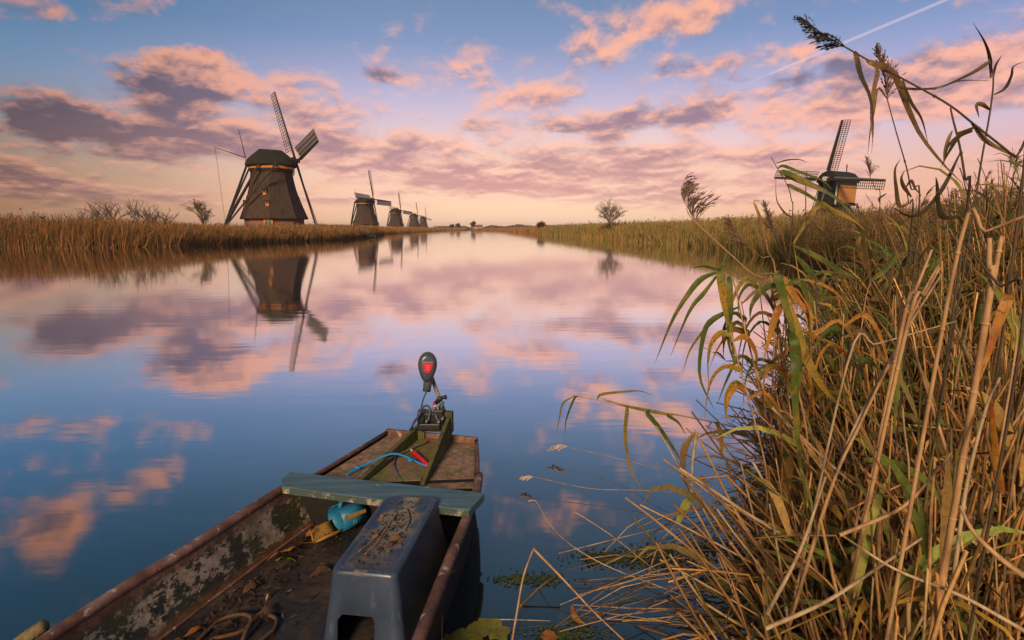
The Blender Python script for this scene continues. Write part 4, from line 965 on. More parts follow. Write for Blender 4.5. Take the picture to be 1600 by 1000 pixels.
mbuild(MB().tube([s0, s1, at_z(694, 668, .30) if False else s1 + (s1 - s0) * .9], .014, 10), 'shaft', X['tan_metal'], smooth=True)
kn = at_y(693, 621, MY); mbuild(MB().tube([kn + Vector((-.03, 0, -.005)), kn, kn + Vector((.022, 0, .004))], [.010, .012, .018], 8), 'knob', X['black_plastic'], smooth=True)
mbuild(MB().tube([at_y(681, 630, MY), at_y(687, 622, MY), at_y(692, 624, MY)], .016, 8), 'collar', X['black_plastic'], smooth=True)
# clamp bracket: two cheeks, a front block, screws and the arched tilt lever
for x0, x1, y0, y1 in ((655, 665, 640, 668), (680, 694, 636, 666)):
    A_, B_ = at_y(x0, y1, MY), at_y(x1, y0, MY)
    mbuild(MB().box(A_.x, B_.x, MY - .075, MY + .03, A_.z, B_.z), 'clamp_cheek', X['black_plastic'], bevel=.008)
A_, B_ = at_y(658, 655, MY), at_y(688, 642, MY); mbuild(MB().box(A_.x, B_.x, MY - .06, MY + .04, A_.z, B_.z), 'bracket', X['black_plastic'], bevel=.006)
A_, B_ = at_y(655, 671, MY - .08), at_y(688, 661, MY - .08); mbuild(MB().box(A_.x, B_.x, MY - .10, MY - .05, A_.z, B_.z), 'clamp_foot', X['black_plastic'], bevel=.008)
for x_, y_ in ((667, 657), (686, 658), (692, 653)):
    c0 = at_y(x_, y_, MY - .09); mbuild(MB().tube([c0 + Vector((0, -.03, 0)), c0 + Vector((0, .03, 0))], .009, 8), 'clamp_screw', X['light_metal'], smooth=True)
mbuild(MB().tube(catmull([at_y(657, 645, MY - .03), at_y(661, 636, MY - .04), at_y(668, 634, MY - .05), at_y(672, 641, MY - .06), at_y(670, 654, MY - .08), at_y(667, 660, MY - .09)], 18), .008, 8), 'lever', X['grey_plastic'], smooth=True)
mbuild(MB().tube(catmull([at_y(687, 634, MY - .03), at_y(681, 641, MY - .05), at_y(681, 650, MY - .08), at_y(685, 658, MY - .09)], 14), .007, 8), 'lever', X['grey_plastic'], smooth=True)
mbuild(MB().loft([[at_y(686, 640, MY + d_) for d_ in (-.02, .02)] , [at_y(688, 630, MY + d_) for d_ in (-.025, .025)], [at_y(695, 625, MY + d_) for d_ in (-.02, .02)]], close=False, cap0=False, cap1=False) if False else MB().add([at_y(681, 641, MY - .03), at_y(690, 641, MY - .03), at_y(695, 628, MY - .03), at_y(691, 626, MY - .03), at_y(681, 641, MY), at_y(690, 641, MY), at_y(695, 628, MY), at_y(691, 626, MY)], [(0, 1, 2, 3), (4, 7, 6, 5), (0, 4, 5, 1), (1, 5, 6, 2), (2, 6, 7, 3), (3, 7, 4, 0)]), 'fin', X['grey_plastic'], bevel=.004)
r0_ = at_y(680, 639, MY - .06); mbuild(MB().tube([r0_ + Vector((.022 * math.cos(t_), 0, .022 * math.sin(t_))) for t_ in (2 * math.pi * i / 12 for i in range(13))], .006, 6, False), 'ring', X['light_metal'], smooth=True)
rp_ = at_y(678, 631, MY - .05); mbuild(MB().box(rp_.x - .008, rp_.x + .008, rp_.y - .01, rp_.y + .01, rp_.z - .012, rp_.z + .012), 'red_catch', X['red_plastic'], bevel=.003)
# power cable, cord and rope on the deck
rope('power_cable', 'grey power cable from the motor head down to the thwart', [n1_ + Vector((0, 0, -.01)), at_y(661, 625, MY - .12), at_y(655, 648, MY - .25), at_z(640, 672, DZ + .10), at_z(625, 700, DZ + .03), at_z(616, 722, DZ + .02), at_z(619, 736, DZ + .015), at_z(628, 751, DZ + .010)], .0055, X['grey_plastic'], 50, 'cable')
rope('power_cable', 'second dark cable looped beside the motor bracket', [at_y(660, 645, MY - .08), at_y(650, 655, MY - .12), at_y(645, 664, MY - .10), at_z(640, 678, DZ + .06), at_z(618, 701, DZ + .02), at_z(612, 712, DZ + .01)], .0065, X['black_plastic'], 40, 'cable')
rope('blue_rope', 'bright blue rope arched across the stern deck', [at_z(541, 742, DZ + .02), at_z(556, 733, DZ + .03), at_z(580, 722, DZ + .045), at_z(602, 712, DZ + .075), at_z(618, 709, DZ + .09), at_z(635, 714, DZ + .07), at_z(652, 722, DZ + .04), at_z(668, 729, DZ + .02)], .0062, X['blue_rope'], 60)
for px, py, dz_ in ((558, 731, .032), (641, 719, .055)):
    c0 = at_z(px, py, DZ + dz_); MB().tube([c0 + Vector((-.018, .004, -.002)), c0, c0 + Vector((.018, -.004, .004))], [.006, .013, .007], 8).build('knot', X['blue_rope'], bpy.data.objects['blue_rope'], True)
rg = empty('red_pull_handle', at_z(660, 718, DZ + .014)); tag(rg, 'red cord wrapped handle lying on the mossy deck', 'handle'); g0 = at_z(646, 706, DZ + .026) - rg.location; g1 = at_z(670, 728, DZ + .026) - rg.location
MB().tube([g0.lerp(g1, k / 14) for k in range(15)], [.014 + .0025 * (k % 2) for k in range(15)], 10).build('grip', X['red_plastic'], rg, True)
MB().tube([g1, g1.lerp(g0, -.10), g1.lerp(g0, -.2)], [.012, .012, .008], 8).build('end_cap', X['hull_black'], rg, True)
MB().tube([g0, g0.lerp(g1, -.12), g0.lerp(g1, -.25)], [.006, .008, .004], 8).build('tip', X['white_paint'], rg, True)
rope('dark_branch', 'dead dark branch lying over the hatch', [at_z(562, 744, DZ + .02), at_z(585, 732, DZ + .03), at_z(610, 716, DZ + .03), at_z(640, 702, DZ + .03), at_z(668, 690, DZ + .03)], .0055, X['bark'], 24, 'branch')
for k, (px, py, L, wd, lb) in enumerate(((665, 692, .04, .018, 'pale tan leaf at the end of the dark branch'), (636, 692, .025, .02, 'small orange leaf on the hatch by the cable'), (600, 724, .05, .03, 'brown leaf under the blue rope'), (617, 694, .02, .015, 'orange crumb beside the left rail'))):
    curl_leaf('fallen_leaf', at_z(px, py, DZ + .014), L, wd, .3 * k, X['dry_leaf' if k != 2 else 'brown_leaf'], lb, group='dead leaves on the stern deck', lift=.008, seed=70 + k)
# end of a mooring pole at the lower left
a_, b_ = at_z(72, 975, .30), at_z(20, 1012, .22)
d_ = (b_ - a_); mp_ = MB(a_).tube([a_, a_ + d_ * .06, a_ + d_ * .5, a_ + d_ * 1.2, a_ + d_ * 3 + Vector((0, 0, -.35))], [.016, .025, .027, .028, .029], 9).build('mooring_pole', X['pole_wood'], None, True)
tag(mp_, 'weathered wooden pole end beside the boat at lower left', 'pole')
# ------------------------------------------------------------------ reeds on the near bank
STEMC = [(.50, .26, .085), (.56, .34, .13), (.34, .18, .06), (.21, .11, .042), (.32, .23, .11), (.18, .15, .042)]
LEAFC = [(.13, .15, .035), (.22, .21, .05), (.42, .25, .06), (.27, .16, .06), (.16, .11, .045)]
def bed(name, label, n, y0, y1, dmax, hfun, Rst, leaves, seed, mess=1., kinkp=.45, lfun=None, plume=0, umax=1.05, umin=None, tone=1., hv=(.55, 1.15), lw=4.4, lcols=None):
    """tangled reeds: broken stalks, hanging leaves, some plumes"""
    Y = y0 + (y1 - y0) * RNG.random(n * 3); off = .05 + dmax * RNG.random(n * 3) ** 1.1
    x = interp_shore(RIGHT, Y) + off
    ok = (x / np.maximum(Y, .2) < umax)
    if umin is not None: ok &= (x / np.maximum(Y, .2) > umin)
    Y, off, x = Y[ok][:n], off[ok][:n], x[ok][:n]; n = len(Y)
    h = hfun(x, Y, off) * RNG.uniform(*hv, n)
    base = np.stack([x, Y, ground_z(off) - .04], 1)
    K = 8
    th0 = np.abs(RNG.normal(size=n)) * .30 * mess; phi = np.where(RNG.random(n) < .45, RNG.normal(size=n) * .6 + math.pi * .95, RNG.uniform(0, 6.28, n))
    kk = np.where(RNG.random(n) < kinkp, RNG.uniform(.25, .85, n), 9.)
    P = grow(base, h, th0, phi, RNG.normal(size=n) * .22 * mess, K, kk, RNG.uniform(.5, 1.9, n), RNG.normal(size=n) * .9)
    low = P[..., 2] < .02; P[..., 2] = np.where(low, .02 + RNG.random(P.shape[:2]) * .05, P[..., 2])
    C = pal(n, STEMC, [2.6, 1.8, 2.6, 3.4, 1.6, 2.0], .28) * tone
    rad = np.linspace(1, .6, K + 1)[None] * Rst * RNG.uniform(.6, 1.35, (n, 1))
    parts = [tube_arrays(P, rad, C[:, None] * RNG.uniform(.62, 1.22, (n, K + 1, 1)), 4)]
    if leaves:
        idx = RNG.integers(0, n, leaves); kq = RNG.integers(2, K, leaves); st = P[idx, kq]
        L = (lfun or (lambda m_: RNG.uniform(.22, .55, m_)))(leaves)
        Q = grow(st, L, RNG.uniform(.2, 1.3, leaves), RNG.uniform(0, 6.28, leaves), RNG.uniform(.3, 2.2, leaves), 5)
        Q[..., 2] = np.maximum(Q[..., 2], .015)
        Wd = np.array([.45, .95, 1., .8, .45, .05])[None] * Rst * lw * RNG.uniform(.5, 1.3, (leaves, 1))
        parts.append(ribbon_arrays(Q, Wd, pal(leaves, lcols or LEAFC, [2, 2, 2, 3, 3]) * tone))
    if plume:
        idx = RNG.integers(0, n, plume); tip = P[idx, -1]; rep_ = 26; tp = np.repeat(tip, rep_, 0); m_ = len(tp)
        hd = np.repeat(RNG.normal(size=plume) * .8 + .2, rep_); lf = RNG.random(m_)
        tp = tp + np.stack([np.cos(hd) * .05 * lf, np.sin(hd) * .05 * lf, .16 * lf - .02], 1)
        Q = grow(tp, RNG.uniform(.05, .13, m_), RNG.uniform(.1, .8, m_), hd + RNG.normal(size=m_) * .5, RNG.uniform(.4, 1.6, m_), 3)
        parts.append(ribbon_arrays(Q, np.array([.4, 1., .9, .1])[None] * Rst * 2.0 * np.ones((m_, 1)), pal(m_, [(.20, .13, .10), (.14, .09, .07), (.26, .17, .12)], [1, 1, 1])))
    o = tint_mesh(name, *merge(parts), X['veg']); tag(o, label, 'reeds', kind='stuff')
    return o
# middle distance: standing reeds behind the near tangle
bed('reed_bed', 'standing olive brown reeds behind the near tangle', 9000, 7.5, 33, 10, lambda x, y, o: 2.35 + 0 * x, .006, 16000, 1, .6, .15, lambda m_: RNG.uniform(.25, .7, m_), 700, tone=.8, lcols=[(.12, .15, .03), (.20, .20, .045), (.32, .22, .06), (.22, .15, .05), (.14, .12, .04)])
bed('reed_bed', 'tall green brown reeds rising at the right edge', 3800, 3.0, 8, 7, lambda x, y, o: np.clip(1.25 + .48 * o + .02 * y, .8, 3.0), .0045, 8000, 2, .85, .3, lambda m_: RNG.uniform(.25, .6, m_), 60, umin=.62, tone=.95, lw=5., lcols=[(.10, .15, .03), (.17, .20, .04), (.30, .24, .05), (.20, .15, .05), (.12, .11, .035)])
# near tangle
bed('reed_tangle', 'dense tangle of dry reed stalks filling the lower right', 3500, .9, 4.6, 3.2, lambda x, y, o: np.clip(.80 + .50 * o + .07 * y, .6, 2.1), .0064, 1600, 3, 1.6, .42, None, 0, tone=1.5, lw=5.2, lcols=[(.16, .20, .035), (.27, .26, .05), (.50, .31, .05), (.36, .22, .06), (.20, .15, .05)])
bed('reed_tangle', 'fringe of broken stalks where the tangle meets water', 420, 1.6, 6.5, .45, lambda x, y, o: .55 + .12 * y, .0042, 320, 4, 1.5, .6, None, 0, tone=1.6)
bed('green_reeds', 'broad leaved green and yellow reeds at the edge of the tangle', 260, 3.0, 6.2, 1.1, lambda x, y, o: 1.05 + .1 * y, .0048, 1100, 5, .8, .2, lambda m_: RNG.uniform(.3, .65, m_), 0, lw=6.5, lcols=[(.16, .20, .035), (.27, .26, .05), (.50, .31, .05), (.36, .22, .06), (.20, .15, .05)])
# flattened mat on the mud
n = 2600; Y = RNG.uniform(.8, 7, n); off = .1 + 3.2 * RNG.random(n); x = interp_shore(RIGHT, Y) + off
P = grow(np.stack([x, Y, np.maximum(ground_z(off), 0) + RNG.uniform(.01, .10, n)], 1), RNG.uniform(.3, 1.0, n), RNG.uniform(1.25, 1.6, n), RNG.uniform(0, 6.28, n), RNG.normal(size=n) * .12, 4)
P[..., 2] = np.maximum(P[..., 2], .012)
o = tint_mesh('reed_litter', *tube_arrays(P, np.full((n, 5), .0042) * RNG.uniform(.6, 1.3, (n, 1)), pal(n, STEMC, [3, 3, 3, 3, 2, 1]) * .7, 4), X['veg']); tag(o, 'flattened dead reed litter on the muddy bank', 'reeds', kind='stuff')

# single stalks one can pick out in the front of the tangle
proto_mesh = []
for k in range(14):
    rnd = random.Random(200 + k); pts = [Vector((0, 0, -.03))]; d = Vector((rnd.gauss(0, .1), rnd.gauss(0, .1), 1)).normalized(); L = 1.0
    brk = rnd.choice((5, 6, 7, 99, 99))
    for i in range(9):
        if i == brk: d = (d + Vector((rnd.gauss(0, 1), rnd.gauss(0, 1), -rnd.uniform(.3, 1.6)))).normalized()
        d = (d + Vector((rnd.gauss(0, .03), rnd.gauss(0, .03), 0))).normalized(); pts.append(pts[-1] + d * L / 9)
    b = MB(); b.tube(pts, [.0062 * (1 - .045 * i) for i in range(10)], 6)
    for i in (3, 6): b.tube([pts[i] - (pts[i + 1] - pts[i]) * .05, pts[i], pts[i] + (pts[i + 1] - pts[i]) * .05], [.0062, .0078, .0062], 6)   # nodes
    me = bpy.data.meshes.new('reed_stalk'); me.from_pydata(b.v, [], b.f); me.materials.append(X[('stem_tan', 'stem_straw', 'stem_tan', 'leaf_brown')[k % 4]])
    me.polygons.foreach_set('use_smooth', np.ones(len(me.polygons), dtype=bool)); proto_mesh.append(me)
for k in range(230):
    rnd = random.Random(900 + k)
    y_ = 1.35 + 3.6 * rnd.random() ** 1.2; of = .03 + 1.25 * rnd.random() ** 1.4; x_ = float(interp_shore(RIGHT, y_)) + of
    o = bpy.data.objects.new('reed_stalk', proto_mesh[k % 14]); COL.objects.link(o)
    o.location = (x_, y_, float(ground_z(of))); s_ = rnd.uniform(.85, 1.5) * (.85 + .25 * of)
    o.scale = (s_, s_, s_); o.rotation_euler = (rnd.gauss(0, .42), rnd.gauss(-.12, .42), rnd.uniform(0, 6.28))
    tag(o, 'dry tan reed stalk in the front of the lower right tangle', 'reed', 'single dry stalks in the near tangle')

# individually shaped reeds ------------------------------------------------
def leaf_mesh(pts, wd, tw0=.3, tw1=.9, fold=.25, K=14, seed=0):
    C_ = catmull(pts, K); rows = []
    for k, p_ in enumerate(C_):
        f = k / K; d = (C_[min(k + 1, K)] - C_[max(k - 1, 0)]).normalized()
        view = (p_ - Vector((0, 0, CAMZ))).normalized()
        s_ = d.cross(view)
        s_ = s_.normalized() if s_.length > .05 else d.cross(Vector((1, 0, 0))).normalized()
        nrm = s_.cross(d).normalized(); a_ = tw0 + (tw1 - tw0) * f
        s2 = s_ * math.cos(a_) + nrm * math.sin(a_); n2_ = nrm * math.cos(a_) - s_ * math.sin(a_)
        w_ = wd * (min(1, .25 + f * 2.6) * (1 - f ** 2.2)) * .5 + .0006
        rows.append([p_ - s2 * w_ + n2_ * w_ * fold, p_, p_ + s2 * w_ + n2_ * w_ * fold])
    return MB().loft(rows, close=False, cap0=False, cap1=False)
def plume_mesh(axis, L, side, n=90, seed=0, w_=.0028, spread=1., stiff=1.7, rough_=.36, drift=.14):
    """panicle: thin drooping branchlets with spikelets along an axis"""
    rnd = random.Random(seed); b = MB(); K = len(axis) - 1; side = Vector(side)
    b.tube(axis, [.0022 * (1 - .7 * i / K) for i in range(K + 1)], 4)
    for i in range(n):
        f = rnd.random() ** .9; t_ = f * K; k = min(int(t_), K - 1); p_ = axis[k].lerp(axis[k + 1], t_ - k)
        d = (axis[k + 1] - axis[k]).normalized()
        out = (d * stiff + side * rnd.uniform(.0, .7) * spread + Vector((rnd.gauss(0, rough_), rnd.gauss(0, rough_), rnd.gauss(0, rough_ * .8))) * spread).normalized()
        l_ = L * (1.1 - .75 * f) * rnd.uniform(.45, 1); q_ = [p_]; dd = out
        for s_ in range(4):
            dd = (dd + side * drift + Vector((0, 0, -.10))).normalized(); q_.append(q_[-1] + dd * l_ / 4)
        nn = Vector((rnd.gauss(0, 1), rnd.gauss(0, 1), rnd.gauss(0, 1))).normalized()
        for s_ in range(4):
            e_ = (q_[s_ + 1] - q_[s_]); sd_ = e_.cross(nn).normalized() * w_ * (.5 if s_ == 0 else 1.)
            b.add([q_[s_], q_[s_] + e_ * .55 + sd_, q_[s_ + 1] + e_ * .25, q_[s_] + e_ * .55 - sd_], [(0, 1, 2, 3)])
            if s_ > 0:
                sp = (e_.normalized() + nn * rnd.choice((-.6, .6))).normalized() * l_ * .22; sq_ = sp.cross(e_).normalized() * w_ * .8
                b.add([q_[s_], q_[s_] + sp * .5 + sq_, q_[s_] + sp, q_[s_] + sp * .5 - sq_], [(0, 1, 2, 3)])
    return b
def attach(lp3, C_):
    """lets a leaf start on its stem"""
    near = lambda p_: min(C_, key=lambda c_: (c_ - p_).length)
    a_, b_ = near(lp3[0]), near(lp3[-1])
    if (b_ - lp3[-1]).length < (a_ - lp3[0]).length: lp3 = lp3[::-1]; a_ = b_
    d_ = (a_ - lp3[0]).length
    return [a_] + lp3 if .015 < d_ < .28 else lp3
def nodes(b, C_, r_):
    """the thickened joints of a reed stem"""
    acc = .05
    for i in range(len(C_) - 1):
        e_ = C_[i + 1] - C_[i]; L_ = e_.length
        if L_ < 1e-5: continue
        while acc < L_:
            p_ = C_[i] + e_ * (acc / L_); u_ = e_.normalized() * .006; b.tube([p_ - u_, p_, p_ + u_], [r_ * .7, r_ * 1.3, r_ * .7], 7); acc += .17
        acc -= L_
    return b
def reed(label, stem=None, Y=2., r=.004, smat='stem_dark', leaves=(), plume=None, to_ground=True, Y1=None, group='single reeds one can pick out'):
    """stem: photo pixels from the foot up, set at the real distance Y (.. Y1 at the tip)"""
    Y1 = Y if Y1 is None else Y1
    pts = [at_y(px, py, Y + (Y1 - Y) * i / max(1, len(stem) - 1)) for i, (px, py) in enumerate(stem)]
    if to_ground and pts[0].z > .06:
        d = (pts[0] - pts[1]); fx = d.x / max(abs(d.z), .2) * pts[0].z * .25
        pts = [Vector((pts[0].x + fx, pts[0].y + .08, .0)), Vector((pts[0].x + fx * .5, pts[0].y + .04, pts[0].z * .5))] + pts
    foot = Vector((pts[0].x, pts[0].y, pts[0].z))
    e_ = empty('reed', foot); tag(e_, label, 'reed', group)
    C_ = catmull(pts, max(12, len(pts) * 4)); m_ = len(C_)
    def put(b, name, mat, smooth=True):
        b.v = [tuple(Vector(v_) - foot) for v_ in b.v]; return b.build(name, mat, e_, smooth, at=(0, 0, 0))
    put(nodes(MB().tube(C_, [r * (1 - .5 * i / m_) for i in range(m_)], 7), C_[:m_ * 3 // 4], r * .85), 'stem', X[smat])
    for (lp, ly, wd, mt, *tw) in leaves:
        y0_, y1_ = (ly if isinstance(ly, tuple) else (ly, ly))
        lp3 = [at_y(px, py, y0_ + (y1_ - y0_) * i / (len(lp) - 1)) for i, (px, py) in enumerate(lp)]
        put(leaf_mesh(attach(lp3, C_), wd * (1.45 if pts[-1].z < 1.9 else 1.15), *(tw if tw else (.2, .8))), 'leaf', X[mt])
    if plume:
        pp, py_, L, side, mt, n_ = plume
        ax_ = catmull([at_y(px, py, py_) for px, py in pp], 10); put(plume_mesh(ax_, L, side, n_, len(label), **({} if L < .185 else dict(stiff=.95, w_=.0036, rough_=.16, drift=.30))), 'plume', X[mt], False)
    return e_
# tall silhouettes against the sky on the right
reed('long dark reed arching left, plume tip highest against the sky', [(1600, 262), (1584, 244), (1524, 196), (1480, 162), (1412, 124), (1360, 96), (1318, 72)], 1.75, .0042, 'stem_dark',
     [([(1338, 84), (1346, 118), (1360, 150), (1365, 195), (1362, 240)], (1.72, 1.6), .016, 'leaf_dark', .5, 1.3),
      ([(1362, 98), (1396, 112), (1416, 160), (1440, 212), (1476, 258), (1506, 288)], (1.72, 1.95), .019, 'leaf_brown', .3, .9),
      ([(1372, 112), (1366, 140), (1362, 180), (1364, 222)], (1.7, 1.65), .014, 'leaf_brown', .9, .4),
      ([(1410, 125), (1424, 160), (1440, 185), (1450, 222)], (1.75, 1.8), .008, 'leaf_dark', .2, .8),
      ([(1408, 137), (1460, 138), (1500, 126), (1545, 126)], (1.75, 1.85), .006, 'leaf_dark', .2, .5),
      ([(1518, 192), (1540, 218), (1570, 236), (1600, 252)], (1.75, 1.8), .014, 'leaf_brown', .3, 1.),
      ([(1524, 198), (1500, 212), (1484, 236), (1470, 262)], (1.75, 1.8), .014, 'leaf_dark', .4, 1.)],
     ([(1322, 74), (1300, 62), (1278, 47), (1254, 28)], 1.75, .085, (-.25, 0, -.25), 'dark_plume', 95), Y1=1.75)
reed('slender reed with an upright drooping plume below the tallest tip', [(1436, 330), (1424, 296), (1416, 260), (1400, 205), (1386, 154)], 2.05, .0032, 'stem_dark',
     [([(1372, 138), (1366, 172), (1360, 205), (1356, 240)], (2.05, 2.0), .008, 'leaf_brown')],
     ([(1387, 156), (1384, 128), (1378, 100), (1370, 78)], 2.05, .085, (.55, 0, -.1), 'plume', 110))
reed('dark leafy reed rising at the right edge, forked leaf tips', [(1516, 362), (1532, 260), (1548, 168), (1552, 120), (1545, 92)], 1.9, .0038, 'stem_dark',
     [([(1548, 122), (1546, 92), (1538, 66), (1520, 35)], 1.9, .012, 'leaf_dark', .6, 1.1), ([(1552, 122), (1555, 104), (1560, 94), (1566, 86)], 1.9, .006, 'leaf_dark'),
      ([(1553, 148), (1570, 138), (1580, 118), (1583, 104), (1600, 96)], 1.9, .009, 'leaf_dark', .4, .9), ([(1547, 172), (1534, 163), (1526, 165), (1530, 184)], 1.9, .012, 'leaf_dark', .1, .3),
      ([(1456, 142), (1490, 128), (1520, 114), (1542, 100)], 1.88, .013, 'leaf_brown', .5, .9)])
reed('dark blade sheathed reed left of the leafy right edge reed', [(1512, 318), (1508, 280), (1500, 230), (1490, 190), (1485, 168)], 1.95, .0050, 'stem_dark',
     [([(1476, 252), (1482, 228), (1500, 212), (1520, 202)], 1.95, .015, 'leaf_dark', .2, .8), ([(1475, 262), (1476, 238), (1482, 218), (1488, 204)], 1.95, .010, 'leaf_brown'),
      ([(1474, 340), (1466, 320), (1464, 290), (1462, 276)], 1.9, .016, 'leaf_dark', .3, .6), ([(1390, 322), (1430, 338), (1470, 300), (1500, 240)], (1.85, 1.95), .014, 'leaf_dark', .5, .8)])
reed('reed with brown upright curled leaves against the pink sky', [(1424, 350), (1420, 318), (1416, 292)], 2.1, .003, 'stem_dark',
     [([(1405, 322), (1400, 295), (1398, 265), (1407, 248)], 2.1, .014, 'leaf_brown', .2, .9), ([(1424, 308), (1412, 292), (1408, 278), (1414, 266)], 2.1, .013, 'leaf_brown', .2, .9), ([(1440, 306), (1430, 294), (1424, 282)], 2.1, .010, 'leaf_dark')])
reed('thin reed with small grey plume right of the post mill', [(1375, 318), (1368, 296), (1360, 278)], 4.2, .004, 'stem_dark', [([(1374, 310), (1382, 304), (1386, 302)], 4.2, .016, 'leaf_dark')], ([(1360, 280), (1358, 266), (1354, 250)], 4.2, .11, (.5, 0, -.1), 'plume', 70))
reed('pale plumed reed standing alone over the water by the right bank', [(1208, 462), (1170, 424), (1120, 378), (1082, 342), (1072, 325)], 3.1, .0048, 'stem_tan', [([(1124, 420), (1100, 416), (1080, 419)], 3.1, .018, 'leaf_green')],
     ([(1090, 350), (1077, 329), (1066, 306), (1070, 279)], 3.1, .19, (1.0, 0, .05), 'plume', 95))
reed('second plumed reed leaning over the water, lower and browner', [(1210, 420), (1190, 402), (1168, 384)], 3.6, .0045, 'stem_tan', (), ([(1176, 392), (1158, 374), (1146, 356), (1140, 344)], 3.6, .15, (-.2, 0, -.4), 'plume', 80))
reed('broken tan reed with a sharp fold beside the brown plumes', [(1212, 440), (1200, 392), (1188, 345), (1178, 316), (1186, 314)], 3.0, .0055, 'stem_tan', [([(1180, 318), (1192, 350), (1204, 380)], 3.0, .012, 'leaf_orange')])
reed('brown reddish plume reed right of the broken tan one', [(1232, 420), (1222, 390), (1208, 366)], 3.2, .0045, 'stem_dark', (), ([(1214, 372), (1206, 354), (1200, 336), (1194, 320)], 3.2, .10, (.2, 0, 0), 'plume', 95))
reed('thin straight dark reed stalk in front of the post mill', [(1276, 470), (1262, 390), (1259, 320), (1260, 268)], 2.6, .0036, 'stem_dark', ())
reed('curved green reed with leaves fanned out before the post mill', [(1237, 360), (1236, 310), (1228, 285), (1214, 262), (1205, 245)], 2.6, .0026, 'stem_dark',
     [([(1224, 259), (1248, 268), (1285, 282), (1300, 296)], 2.6, .013, 'leaf_green', .2, .6), ([(1224, 268), (1262, 284), (1310, 312), (1352, 358)], (2.6, 2.4), .019, 'leaf_green', .2, .5),
      ([(1222, 272), (1250, 284), (1290, 300), (1330, 322)], 2.6, .014, 'leaf_yellow', .2, .6), ([(1234, 290), (1262, 304), (1290, 324), (1310, 345)], 2.55, .016, 'leaf_green', .3, .5),
      ([(1212, 255), (1230, 250), (1248, 249), (1262, 254)], 2.6, .006, 'leaf_dark'), ([(1212, 278), (1213, 310), (1220, 325), (1230, 336)], 2.6, .007, 'leaf_brown')])
# green and yellow hanging leaves in the middle
reed('reed with long green leaves hanging left over the water', [(1220, 680), (1185, 590), (1160, 500), (1146, 440), (1125, 424)], 2.3, .0045, 'stem_tan',
     [([(1096, 436), (1074, 462), (1050, 502), (1024, 566)], 2.3, .018, 'leaf_green', .1, .5), ([(1100, 458), (1084, 476), (1070, 502), (1048, 556)], 2.3, .014, 'leaf_green', .2, .5),
      ([(1128, 492), (1108, 508), (1080, 544), (1066, 584)], 2.3, .013, 'leaf_yellow', .3, .8), ([(1112, 500), (1098, 532), (1094, 590), (1116, 640)], 2.25, .016, 'leaf_green', .2, .6),
      ([(1126, 426), (1132, 470), (1142, 520), (1150, 584)], 2.25, .026, 'leaf_yellow', .2, .4), ([(1140, 440), (1142, 490), (1138, 530), (1148, 572)], 2.25, .018, 'leaf_green', .2, .6)])
reed('reed crowded with broad yellow and green leaves in the centre', [(1262, 700), (1245, 600), (1230, 520), (1222, 460), (1218, 428)], 2.2, .0055, 'stem_tan',
     [([(1218, 482), (1208, 506), (1202, 530), (1192, 566)], 2.15, .022, 'leaf_orange', .1, .5), ([(1224, 450), (1240, 500), (1262, 560), (1290, 610), (1332, 650)], (2.2, 2.1), .030, 'leaf_yellow', .2, .7),
      ([(1240, 530), (1247, 560), (1248, 596), (1240, 636)], 2.1, .026, 'leaf_green', .1, .3), ([(1242, 560), (1243, 620), (1248, 700), (1260, 784)], 2.0, .022, 'leaf_green', .2, .5),
      ([(1200, 448), (1184, 462), (1174, 480), (1172, 500)], 2.2, .020, 'leaf_green', .2, .6), ([(1228, 440), (1248, 470), (1268, 490), (1282, 505)], 2.2, .022, 'leaf_orange', .3, .9),
      ([(1216, 430), (1226, 470), (1240, 520), (1236, 570)], 2.15, .024, 'leaf_green', .1, .4), ([(1250, 440), (1262, 462), (1270, 486), (1276, 510)], 2.2, .020, 'leaf_green', .2, .6)])
reed('reed with wide arching leaves reaching right across the bank', [(1268, 560), (1256, 480), (1246, 420), (1240, 380)], 2.7, .0045, 'stem_tan',
     [([(1242, 384), (1280, 402), (1316, 424), (1350, 440)], 2.7, .020, 'leaf_green', .3, .6), ([(1244, 400), (1262, 420), (1280, 446), (1290, 470)], 2.7, .020, 'leaf_green', .1, .6),
      ([(1276, 322), (1300, 328), (1330, 342), (1352, 360)], 2.7, .020, 'leaf_yellow', .2, .5), ([(1350, 360), (1340, 380), (1348, 398), (1352, 420)], 2.7, .026, 'leaf_brown', .1, .3),
      ([(1250, 436), (1280, 442), (1310, 460), (1330, 492)], 2.7, .014, 'leaf_orange', .5, .9)])
reed('yellow green single leaf reed in the middle of the tangle', [(1420, 760), (1412, 660), (1407, 560), (1408, 530)], 1.9, .0045, 'stem_straw', [([(1407, 535), (1404, 570), (1401, 615), (1397, 678)], 1.85, .022, 'leaf_green', .1, .3)])
reed('orange leaved reed hanging at the right edge, upper', [(1585, 560), (1582, 500), (1578, 462)], 1.6, .004, 'stem_tan', [([(1577, 464), (1560, 505), (1545, 552), (1516, 630)], 1.55, .020, 'leaf_orange', .2, .5)])
reed('orange leaved reed hanging at the right edge, lower', [(1562, 800), (1552, 680), (1545, 580)], 1.55, .004, 'stem_tan', [([(1545, 586), (1549, 640), (1556, 710), (1564, 770)], 1.5, .014, 'leaf_orange', .2, .5)])
reed('green leaf reed sloping up on the right behind the stalks', [(1345, 520), (1352, 470), (1360, 440)], 2.6, .004, 'stem_tan', [([(1358, 440), (1380, 424), (1400, 402), (1420, 392)], 2.6, .018, 'leaf_green', .2, .5), ([(1330, 345), (1345, 360), (1352, 395)], 2.6, .016, 'leaf_brown')])
